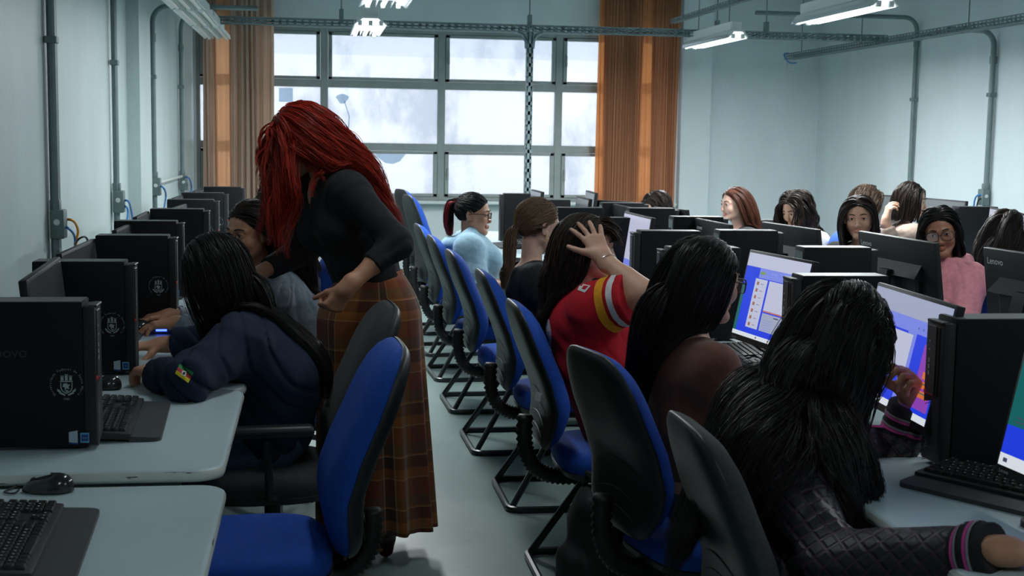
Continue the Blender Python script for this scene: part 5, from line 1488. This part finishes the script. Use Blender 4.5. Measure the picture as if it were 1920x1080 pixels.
# --- right side, facing the camera
def lite(key, label, px, py, y, hrot, yaw, skin, hair, top, dx=.0, dy=.0, near=0, pz=.56, **k):
    h = P_(px, py, y); PEOPLE[key] = human(label, h, hrot, (h[0]+dx, h[1]+dy, pz), yaw, skin, hair, top, near=near, **k)
lite('B2', 'person with long brown centre-parted hair in black, looking at the camera', 1610, 407, 7.0, (244, 5, -4), 215, SK_light,
     dict(L=.44, part=.0, n=170, ch=14, w=.0032, vol=.010, clump=.009, mat=HM_dark, sweep=.6), dict(mat=C_black, thick=.012), .18, .05, 1)
lite('B1', 'person in round glasses and pink hooded top behind a monitor', 1763, 434, 6.0, (243, 9, -9), 212, SK_tan,
     [dict(L=.36, part=.0, n=150, ch=14, w=.0032, vol=.008, wave=(.008, 26), clump=.009, mat=HM_black, sweep=1.0, pull=(.25, .25, 0))],
     dict(mat=cloth('cloth_pink', srgb(216, 140, 150)), thick=.02, hood=True, wr=0.0090, name='hooded_top', seed=3), .11, .03, 1, specs=dict(w=.028, h=.023, round_=.85), torso_w=.92)
lite('B3', 'person with dark curly shoulder-length hair looking down left', 1493, 392, 8.2, (206, 24, 0), 195, SK_light,
     dict(L=.30, part=.0, n=150, ch=12, w=.0038, wave=(.010, 30), vol=.014, clump=.010, mat=HM_dark, sweep=.8), dict(mat=cloth('cloth_cream', srgb(190, 190, 178)), thick=.013), .15, .02)
lite('B4', 'person with long straight auburn hair in profile', 1377, 383, 8.8, (194, 2, 0), 190, SK_pale,
     dict(L=.55, part=.0, n=160, ch=13, w=.0036, vol=.010, clump=.009, mat=HM_redbr, sweep=1.1, pull=(.35, 0, 0)), dict(mat=cloth('cloth_charcoal', (.03, .03, .032)), thick=.014), .15, .02, brow=(.05, .02, .012))
lite('B5', 'person with dark hair leaning low behind a far monitor', 1232, 388, 9.8, (206, 30, 0), 195, SK_light,
     dict(L=.34, part=.0, n=130, ch=12, w=.004, vol=.012, clump=.010, mat=HM_dark, sweep=.7), dict(mat=cloth('cloth_lilac', srgb(190, 140, 200)), thick=.012), .22, .02)
# --- beyond: facing the right wall
lite('C1', 'person with short brown hair facing away near the right wall', 1628, 379, 8.8, (5, 8, 0), 10, SK_light,
     dict(L=.20, part=.0, n=140, ch=12, w=.0038, vol=.009, clump=.009, mat=HM_brown, sweep=1.0, pull=(-.3, 0, 0)), dict(mat=cloth('cloth_olive', srgb(90, 92, 80)), thick=.012), -.12, .02)
lite('C2', 'person with straight dark bob in beige sweater, seen in profile', 1708, 376, 8.1, (-34, 8, 0), 5, SK_light,
     dict(L=.29, part=.0, n=160, ch=14, w=.0034, vol=.011, clump=.008, mat=HM_dark, sweep=.9), dict(mat=cloth('cloth_beige', srgb(150, 130, 118)), thick=.018, wr=0.0090, name='sweater', collar=True), -.12, .02, 0,
     Rarm=dict(elbow=P_(1668, 452, 7.9), wrist=P_(1661, 413, 7.9), dir=(.2, 0, 1), n=(1, 0, 0), curl=(.5, .6, .7, .8), sleeve=1.7))
lite('C3', 'person with long dark wavy hair in pale green top, back to camera', 1893, 435, 6.9, (30, 8, 0), 20, SK_light,
     dict(L=.50, part=.0, n=200, ch=15, w=.0036, wave=(.012, 18), vol=.022, clump=.014, mat=HM_dark, sweep=1.2, pull=(-.5, -.1, 0)), dict(mat=cloth('cloth_mint', srgb(185, 215, 165)), thick=.014, wr=0.0090), -.10, .02, 0, torso_w=1.05)
# --- left side
lite('P3', 'person with brown hair, farthest of those on left, behind red hair', 517, 374, 7.3, (180, 10, 0), 180, SK_mid,
     dict(L=.25, part=.0, n=90, ch=6, w=.007, vol=.010, mat=HM_brown, sweep=1.0), dict(mat=cloth('cloth_taupe', srgb(150, 110, 95)), thick=.012), .1, .02)
lite('P4', 'person with dark brown hair just behind grey sweatshirt', 508, 402, 6.35, (180, 15, 0), 180, SK_mid,
     dict(L=.35, part=.0, n=90, ch=6, w=.007, vol=.010, mat=HM_brown, sweep=1.0), dict(mat=cloth('cloth_dark_blue', srgb(40, 60, 90)), thick=.012), .1, .02)
h = P_(468, 434, 5.2)
PEOPLE['P2'] = human('person in grey sweatshirt with pulled-back brown hair, left side', h, (226, 8, 3), (h[0]+.22, 5.25, .56), 192, SK_mid,
    dict(L=.46, part=-.005, n=240, ch=14, w=.0028, vol=.006, clump=.008, mat=HM_dark, sweep=1.6, pull=(.9, .2, 0), wave=(.004, 14), gather=.8),
    dict(mat=cloth('cloth_heather_grey', srgb(112, 124, 136), var=.25), thick=.022, wr=0.0135, name='sweatshirt', neck=.066, seed=9), near=1, torso_w=1.05)
# hoodie wearer
h = P_(400, 508, 4.22)
M_navy = cloth('cloth_navy', srgb(6, 27, 54)); M_navyd = cloth('cloth_dark_navy', srgb(12, 26, 52))
eL, wL = Pz_(352, 716, .80), Pz_(296, 702, .795); eR, wR = P_(430, 640, 4.5), Pz_(306, 646, .79)
hd = human('person in navy sweatshirt with long dark hair, leaning on desk', h, (172, 24, 0), (-.14, 4.27, .56), 183, SK_mid,
    dict(L=.60, pull=(.16, 0, 0), part=.0, n=380, ch=18, w=.0023, vol=.009, clump=.009, mat=HM_black, sweep=.8, gather=.25, wave=(.003, 9), seed=4),
    dict(mat=[M_navy], thick=.030, wr=0.0165, name='sweatshirt', seed=12, freq=34, sthick=.030), near=2, torso_w=1.15, spine_back=.08,
    Larm=dict(elbow=eL, wrist=wL, dir=(-.5, .6, .05), n=(0, 0, -1), curl=(.5, .6, .7, .7), sleeve=1.97, am=1.05),
    Rarm=dict(elbow=eR, wrist=wR, dir=(-1, -.15, -.05), n=(0, 0, -1), curl=(.55, .6, .6, .65), sleeve=1.85, thumb=(.55, .7, .5)))
PEOPLE['P1'] = hd
x0, y0 = 343, 700
def flag(p): 
    bl, br, tr, tl = (329, 701), (353, 718), (363, 699), (337, 683)
    le = lambda a, b, t: (a[0]+(b[0]-a[0])*t, a[1]+(b[1]-a[1])*t)
    q = lambda v0, v1: (le(bl, tl, v0), le(br, tr, v0), le(br, tr, v1), le(bl, tl, v1))
    # emblem disc approximated by an octagon of two quads
    return [(2, q(0, .34)), (1, q(.34, .67)), (0, q(.67, 1))]
flagm = [mat('flag_green', srgb(40, 150, 75), .7), mat('flag_red', srgb(205, 55, 70), .7), mat('flag_yellow', srgb(225, 205, 40), .7), mat('flag_white', srgb(225, 225, 220), .7), mat('flag_ink', srgb(40, 40, 50), .7)]
decal('sleeve_flag', flagm, hd['ob'], hd['root'], hd['G'], flag(None), 6, 4, .0015, 3.0, hd['disp'])
decal('sleeve_flag', flagm, hd['ob'], hd['root'], hd['G'], [(3, ((340.5, 704), (348, 706.5), (350.5, 698.5), (343, 696))), (4, ((342.5, 702), (346, 704.5), (348.5, 700), (345, 698.5)))], 3, 3, .0035, 3.0, hd['disp'])

# --- aisle row
h = P_(888, 401, 7.4)
PEOPLE['R1'] = human('person with dark-red ponytail, glasses and light blue hooded top', h, (-16, 4, 0), (1.03, 7.42, .56), -4, SK_mid,
    [dict(style='tail', only='scalp', tie=(0, -.108, .055), L=.22, n=200, ch=9, w=.003, vol=.006, mat=HM_black, clump=.006), dict(style='tail', only='tail', tie=(0, -.108, .055), L=.22, n=200, ch=9, w=.003, vol=.006, mat=HM_redtip, taildir=(0, -.8, -.2), grav=.45, clump=.009), dict(style='tail', only='tail', tie=(0, -.112, .055), L=.16, n=170, ch=8, w=.003, mat=HM_black, taildir=(0, -.7, -.3), grav=.45, clump=.007)],
    dict(mat=cloth('cloth_sky', srgb(150, 186, 205)), thick=.020, hood=True, wr=.0060, name='hooded_top', sleeve=.95, sthick=.026, seed=21), near=1, nb=h+V3(-.035, 0, -.130), obst=(.70, 7.36), specs=dict(w=.028, h=.018, round_=.5), earring=True,
    Rarm=dict(elbow=h+V3(.00, -.25, -.40), wrist=h+V3(.20, -.06, -.37), dir=(.3, 1, -.1), n=(0, 0, -1)))
h = P_(1010, 424, 5.55)
PEOPLE['R2'] = human('person with dark blonde low ponytail in black t-shirt', h, (20, 6, 0), (1.05, 5.45, .56), 8, SK_pale,
    [dict(style='tail', tie=(0, -.112, -.020), L=.26, n=300, ch=14, w=.0024, vol=.008, mat=HM_blond, taildir=(0, -.6, -.6), grav=.5, clump=.008, frizz=.003)],
    dict(mat=cloth('cloth_black_tee', (.010, .013, .018)), thick=.013, wr=0.0105, sleeve=.85, sthick=.022, neck=.072, name='t_shirt', seed=31), near=1, obst=(.74, 5.42), spine_back=.02, brow=(.06, .04, .02), earring=True)
h = P_(1100, 464, 4.5)
M_jred, M_jgold, M_jwhite = cloth('jersey_red', srgb(190, 14, 34), sheen=0), cloth('jersey_gold', srgb(232, 160, 30), sheen=0), cloth('jersey_white', srgb(215, 215, 215), sheen=0)
sR = h+V3(.0, -.165, -.185); el = P_(1207, 553, 4.20); wr = P_(1131, 484, 4.33)
kc = dict(L=.58, part=.0, n=380, ch=16, w=.0024, vol=.009, gather=.6, clump=.009, mat=HM_dkend, sweep=1.0, bangs=.075, wave=(.005, 12), pull=(-.1, 0, 0), frizz=.003, seed=6)
r3 = human('person in red jersey with gold and white sleeve stripes, hand on head', h, (-6, 2, 2), (1.04, 4.42, .56), 2, SK_light, kc,
    dict(mat=M_jred, thick=.018, wr=.0060, sleeve=.80, sthick=.030, name='jersey', hem=-.03, seed=43), near=2, obst=(.72, 4.38), spine_back=.015, torso_w=1.08, shR=sR,
    Rarm=dict(elbow=el, wrist=wr, dir=P_(1100, 422, 4.40)-wr, n=(-.15, 1, 0), curl=(.10, .12, .12, .14), spread=.40, thumb=(.62, .80, .1), tcurl=.15, am=1.12))
PEOPLE['R3'] = r3
MW = [M_jwhite]
for e_, n_, _r in r3['cuffs']:
    band('sleeve_stripe', M_jgold, r3['ob'], r3['root'], r3['G'], r3['disp'], e_, n_, -.098, -.064)
    band('sleeve_stripe', M_jwhite, r3['ob'], r3['root'], r3['G'], r3['disp'], e_, n_, -.050, -.026)
# number on the back, team patch outline at the shoulder
seg = [((1018, 668), (1030, 674), (1036, 655), (1024, 650)), ((1024, 652), (1035, 656), (1034, 620), (1025, 618)), ((1025, 622), (1034, 620), (1030, 598), (1020, 602)), ((1017, 606), (1024, 610), (1026, 596), (1018, 592))]
decal('jersey_number', MW, r3['ob'], r3['root'], r3['G'], [(0, s_) for s_ in seg], 3, 5, .0015, 3.2, r3['disp'])
decal('shoulder_patch', MW+[M_jred], r3['ob'], r3['root'], r3['G'], [(0, ((1083, 544), (1097, 549), (1108, 536), (1089, 532))), (1, ((1091, 542), (1097, 544), (1104, 537), (1095, 536)))], 4, 3, .0015, 3.2, r3['disp'])
m = MB(); d_ = nrm(P_(1102, 432, 4.40)-wr); n_ = nrm(np.cross(d_, V3(0, 1, 0))); b_ = np.cross(d_, n_); c_ = wr-d_*.012
m.tube([Vector(c_+(n_*math.cos(a)*1.12+b_*math.sin(a))*.0335)-Vector(r3['root']) for a in np.linspace(0, 2*PI, 25)[:-1]], .0012, 5, closed=True)
m.obj('bracelet', mat('silver', (.7, .7, .68), .25, 1), r3['ob'])

h = P_(1322, 524, 3.50)
M_brown = cloth('cloth_cocoa', srgb(108, 66, 52))
PEOPLE['R4'] = human('person with long straight black hair and glasses in brown top', h, (17, 8, 0), (1.08, 3.44, .56), 12, SK_light,
    dict(L=.74, part=.0, n=480, ch=20, w=.0020, vol=.012, clump=.008, mat=HM_black, temple=.022, sweep=1.6, gather=.30, pull=(-.32, 0, 0), wave=(.002, 7), jit=.012, frizz=.001, seed=8),
    dict(mat=M_brown, thick=.008, wr=0.0083, sleeve=1.9, name='long_sleeve_top', seed=51, freq=55, neck=.070), near=2, obst=(.76, 3.37), spine_back=.02, specs=dict(w=.027, h=.019, round_=.4), earring=True,
    Rarm=dict(wrist=h+V3(.22, -.10, -.335), dir=(1, .2, -.1), n=(0, 0, -1), pole=(-.2, -.5, -1)))
h = P_(1583, 628, 2.86)
M_quilt, nt, b = newmat('quilted_fabric'); v = coords(nt, 'Object')
b.inputs['Base Color'].default_value = (.012, .014, .020, 1); b.inputs['Roughness'].default_value = .5; b.inputs['Specular IOR Level'].default_value = .5
def wave_line(vec, rot):
    mp = nt.nodes.new('ShaderNodeMapping'); mp.inputs['Rotation'].default_value = rot; nt.links.new(vec, mp.inputs['Vector'])
    w = nt.nodes.new('ShaderNodeTexWave'); w.inputs['Scale'].default_value = 11; w.inputs['Distortion'].default_value = .8; nt.links.new(mp.outputs['Vector'], w.inputs['Vector']); return w.outputs['Fac']
w1, w2 = wave_line(v, (.5, .6, .4)), wave_line(v, (-.5, -.6, 1.2))
mm = nt.nodes.new('ShaderNodeMath'); mm.operation = 'MINIMUM'; nt.links.new(w1, mm.inputs[0]); nt.links.new(w2, mm.inputs[1])
rq = ramp(nt, mm.outputs[0], [(0, (.10, .014, .05)), (.008, (.04, .012, .03)), (.02, (.010, .013, .019))]); nt.links.new(rq.outputs['Color'], b.inputs['Base Color'])
r2_ = ramp(nt, mm.outputs[0], [(0, (0, 0, 0)), (.35, (1, 1, 1))]); bump(nt, b, r2_.outputs['Color'], .4, .005)
M_cuff = cloth('rib_black', (.010, .010, .012)); M_pinks = cloth('rib_pink', srgb(190, 60, 140)); M_greys = cloth('rib_grey', srgb(130, 130, 140))
def qz(X, q):
    out = np.zeros(len(X), int)
    for (e, n, rr2) in q['cuffs']:
        d = (X-e)@n; out[(np.linalg.norm((X-e)-d[:, None]*n, axis=1) < rr2+.03) & (d > -.075)] = 1
    return out
wR = Pz_(1885, 1033, .785); eR = P_(1570, 1065, 2.44); sR = V3(.98, 2.68, .81); sL5 = V3(1.03, 2.94, .86)
wL = P_(1709, 752, 3.02); eL = P_(1672, 868, 3.06)
r5 = human('person with long wavy black hair in dark quilted jacket, lower right', h, (32, 26, 0), (1.03, 2.72, .54), 12, SK_mid,
    dict(L=.66, part=.0, n=620, ch=20, w=.0021, vol=.020, clump=.014, mat=HM_black, sweep=.9, gather=.0, pull=(-.42, -.08, 0), wave=(.013, 15), jit=.02, frizz=.003, seed=10),
    dict(mat=[M_quilt, M_cuff], thick=.030, wr=0.0195, freq=38, sleeve=1.97, sthick=.030, name='quilted_jacket', zones=qz, seed=61), near=2, torso_w=1.1, shR=sR, shL=sL5, nb=h+V3(-.12, -.03, -.165), spine_back=.0,
    Rarm=dict(elbow=eR, wrist=wR, dir=(1, -.05, -.12), n=(0, 0, -1), curl=(.25, .3, .3, .35)),
    Larm=dict(elbow=eL, wrist=wL, dir=P_(1703, 690, 2.98)-wL, n=(-.55, -.25, .1), curl=(.75, .9, 1.0, 1.05), thumb=(.6, .5, .6)))
PEOPLE['R5'] = r5
for e_, n_, _r in r5['cuffs']:
    for a_, b_2, k_ in ((-.066, -.060, M_pinks), (-.059, -.054, M_greys), (-.040, -.034, M_pinks), (-.033, -.028, M_greys)):
        band('cuff_stripe', k_, r5['ob'], r5['root'], r5['G'], r5['disp'], e_, n_, a_, b_2)

# --- standing woman
hx = P_(566, 259, 4.72); Y0 = 4.72
pel = P_(703, 585, Y0); nb = P_(607, 337, 4.73)
sN, sF = P_(652, 356, 4.60), P_(577, 372, 4.86)
# skirt material: plaid by uv
M_skirt, nt, b = newmat('plaid_wool'); uv = nt.nodes.new('ShaderNodeTexCoord').outputs['UV']
sep = nt.nodes.new('ShaderNodeSeparateXYZ'); nt.links.new(uv, sep.inputs[0])
def bands(src, stops, freq):
    m1 = nt.nodes.new('ShaderNodeMath'); m1.operation = 'MULTIPLY'; m1.inputs[1].default_value = freq; nt.links.new(src, m1.inputs[0])
    m2 = nt.nodes.new('ShaderNodeMath'); m2.operation = 'FRACT'; nt.links.new(m1.outputs[0], m2.inputs[0])
    r_ = ramp(nt, m2.outputs[0], stops); r_.color_ramp.interpolation = 'CONSTANT'; return r_.outputs['Color']
c_r, c_o, c_g, c_b, c_c = srgb(118, 50, 30), srgb(150, 88, 30), srgb(80, 66, 44), srgb(60, 34, 24), srgb(176, 150, 112)
u_ = bands(sep.outputs[0], [(0, c_o), (.22, c_r), (.40, c_g), (.43, c_r), (.62, c_c), (.645, c_b), (.80, c_c), (.82, c_o)], 6.0)
v_ = bands(sep.outputs[1], [(0, c_r), (.25, c_g), (.45, c_o), (.48, c_c), (.50, c_b), (.72, c_o), (.90, c_c), (.92, c_r)], 5.0)
mx = nt.nodes.new('ShaderNodeMix'); mx.data_type = 'RGBA'; mx.inputs['Factor'].default_value = .5; nt.links.new(u_, mx.inputs['A']); nt.links.new(v_, mx.inputs['B']); nt.links.new(mx.outputs['Result'], b.inputs['Base Color'])
b.inputs['Roughness'].default_value = .95; b.inputs['Sheen Weight'].default_value = .2; bump(nt, b, noise(nt, coords(nt), 500, 2), .3, .002)
elN, wN = P_(745, 455, 4.50), P_(650, 540, 4.42); elF, wF = P_(572, 468, 4.98), P_(474, 518, 4.80)
M_knit = cloth('knit_black', (.007, .008, .011))
legs = {'R': (P_(690, 800, 4.80), P_(672, 1010, 4.80)), 'L': (P_(715, 800, 4.66), P_(712, 1015, 4.66))}
wst = human('standing person with long wavy red hair, black top and plaid skirt', hx, (186, 30, 4), pel, 208, SK_mid,
    [dict(L=.47, part=.0, n=560, ch=20, w=.0024, vol=.017, clump=.012, mat=HM_red, sweep=.8, wave=(.013, 20), jit=.04, frizz=.005, seed=14, split=(.052, (-.12, .0, 0), (.85, .0, 0), .050, .92)), dict(L=.20, part=.0, n=40, ch=14, w=.0022, vol=.02, clump=.006, mat=HM_red, ymin=.045, nocap=True, sweep=-.3, wave=(.011, 48), jit=.05, pull=(-.25, 0, 0), seed=15)],
    dict(mat=M_knit, thick=.010, wr=0.0045, sleeve=1.5, sthick=.013, name='black_top', seed=71, vneck=.13, neck=.062, hem=-.06, freq=60), near=2, nb=nb, shL=sN, shR=sF, legs=legs, bust=1.1, spine_back=.03, torso_w=.84, shoes=False, bottom=False,
    Larm=dict(elbow=elN, wrist=wN, dir=P_(616, 588, 4.42)-wN, n=(-.3, .8, .3), curl=(1.1, 1.25, 1.3, 1.35), thumb=(.6, .35, .6), tcurl=.6),
    Rarm=dict(elbow=elF, wrist=wF, sleeve=1.72, dir=(-1, 0, -.15), n=(0, 0, -1), curl=(.3, .35, .4, .45)))
PEOPLE['W'] = wst; root = wst['root']
# choker with bow
m = MB(); cN = wst['c']+wst['H']@V3(0, -.026, -.118); ax_ = nrm(wst['c']-wst['nb']); l_ = nrm(np.cross(ax_, V3(0, 0, 1))); g_ = np.cross(ax_, l_)
for dz in (-.006, 0, .006): m.tube([Vector(cN+ax_*dz+(l_*math.cos(a)+g_*math.sin(a))*.0535)-Vector(root) for a in np.linspace(0, 2*PI, 29)[:-1]], .0045, 6, closed=True)
bc = surf_hit(wst['B'], 577, 343, .006, 3.8)
if bc is not None:
    bv = Vector(bc)-Vector(root)
    for s_, e_ in ((1, (.035, 0, .022)), (1, (-.028, 0, -.006)), (1, (.004, 0, -.045)), (1, (-.012, 0, -.040))): m.tube([bv, bv+Vector(e_)*.5+Vector((0, -.012, 0)), bv+Vector(e_)], [.006, .010, .004], 8)
m.obj('choker', M_knit, wst['ob'])
# skirt: waistband to ankle length hem with soft pleats
def skirt():
    n = 160; rowsN = 40; V = []; UV = []
    rg = np.random.default_rng(2); ph = rg.uniform(0, 6, 6)
    wc, hc = P_(698, 512, Y0), P_(692, 600, Y0); bc_ = P_(706, 985, Y0)
    for j in range(rowsN+1):
        t = j/rowsN
        if t < .2: u = t/.2; c = wc*(1-u)+hc*u; a = .110+(.186-.110)*math.sin(u*PI/2); bq = .10+(.180-.10)*math.sin(u*PI/2)
        else: u = (t-.2)/.8; c = hc*(1-u)+bc_*u; a = .186+.010*u; bq = .180+.02*u
        fold = .016*max(0, t-.12)
        for i in range(n):
            an = 2*PI*i/n; w = math.sin(11*an+ph[0]+.6*math.sin(2*an))+.5*math.sin(17*an+ph[1]+t); k = 1+fold*w/ .16*1.2
            x, y = math.cos(an)*a*k, math.sin(an)*bq*k
            z = c[2]-(.02*math.sin(an*1.0+.4)*t)
            V.append((c[0]+x-root[0], c[1]+y-root[1], z)); UV.append((i/n, t))
    F = []; 
    for j in range(rowsN):
        for i in range(n): F.append((j*n+i, (j+1)*n+i, (j+1)*n+(i+1) % n, j*n+(i+1) % n))
    me = np_mesh('skirt', np.array(V), [np.array(F)], M_skirt, True)
    ul = me.uv_layers.new(name='uv')
    li = np.empty(len(me.loops), np.int32); me.loops.foreach_get('vertex_index', li); uvs = np.array(UV)[li]
    pi = np.arange(len(me.loops))//4; wrapf = (pi % n) == n-1; last = wrapf & (uvs[:, 0] < .5); uvs[last, 0] = 1.0
    ul.data.foreach_set('uv', uvs.ravel().astype(np.float32))
    o = make_obj('skirt', me, wst['ob']); md = o.modifiers.new('thickness', 'SOLIDIFY'); md.thickness = .004
    m = MB(); wv = [Vector(V[i]) for i in range(n)]
    m.rings([[Vector((p.x*1.0, p.y, p.z+dz)) for p in wv[::4]] for dz in (.012, -.03)], capa=False, capb=False)
    wo = m.obj('waistband', M_skirt, wst['ob']); wo.modifiers.new('thickness', 'SOLIDIFY').thickness = .006
skirt()
M_boot = mat('boot_leather', srgb(58, 30, 22), .35, var=.2, vscale=30)
for kn_, an_ in legs.values():
    S_ = SDF(); a0 = A(an_); gz_ = a0[2]
    S_.cap((a0[0], a0[1], .30), (a0[0], a0[1], .10), .058, .048, .03); S_.cap((a0[0]+.01, a0[1], .075), (a0[0]-.17, a0[1]-.015, .045), .045, .036, .03, ((0, 1, 0), 1.1))
    S_.cap((a0[0]+.02, a0[1], .06), (a0[0]+.022, a0[1], .028), .036, .028, .01); S_.cap((a0[0]-.09, a0[1]-.01, .018), (a0[0]-.18, a0[1]-.016, .022), .018, .018, .015, ((0, 1, 0), 1.9))
    lo_ = np.min([q[9] for q in S_.p], 0); hi_ = np.max([q[10] for q in S_.p], 0); lo_[2] = .0
    S_.cap(a0, a0+.001, .001)
    V, T, Q = S_.mesh((lo_[0], lo_[1], -.01), hi_, .006); T, Q = outward(V, T, Q, S_); local_obj('boot', V, [T, Q], M_boot, wst['ob'], root)
hd_ = nrm(P_(616, 588, 4.42)-wN); hn_ = V3(-.3, .8, .3); hn_ = nrm(hn_-hd_*hn_.dot(hd_)); ht_ = -np.cross(hd_, hn_)
fd_ = hd_*math.cos(1.3)+hn_*math.sin(1.3); rc = wN+hd_*.080-ht_*.0098+fd_*.014; fa_ = nrm(np.cross(fd_, ht_))
MB().tube([Vector(rc+(ht_*math.cos(a)+fa_*math.sin(a))*.0098)-Vector(root) for a in np.linspace(0, 2*PI, 17)[:-1]], .0013, 5, closed=True).obj('finger_ring', mat('silver', (.7, .7, .68), .25, 1), wst['ob'])
# backpack on the floor by the brown-clothed girl's chair
bp = PZ(1125, 1065, .0); t = thing('backpack', 'black backpack standing on the floor beside a chair', 'backpack', (.87, 3.91, 0), .2)
S_ = SDF(); S_.cap((0, 0, .12), (0, 0, .36), .11, .09, .03, ((0, 1, 0), 1.35)); S_.cap((-.08, 0, .10), (-.08, 0, .22), .06, .05, .03, ((0, 1, 0), 1.7)); S_.ell((0, 0, .08), (.13, .16, .08), None, .03)
V, T, Q = S_.mesh((-.3, -.3, -.02), (.3, .3, .6), .008, wrinkle(.008, 3, 40)); V[:, 2] = np.maximum(V[:, 2], 0); T, Q = outward(V, T, Q, S_)
make_obj('bag_body', np_mesh('bag_body', V, [T, Q], cloth('nylon_black', (.010, .010, .012), .6)), t)
m = MB().tube([(-.03, -.05, .43), (-.03, -.03, .48), (-.03, .03, .48), (-.03, .05, .43)], .009, 8); m.obj('bag_handle', M_blk, t)
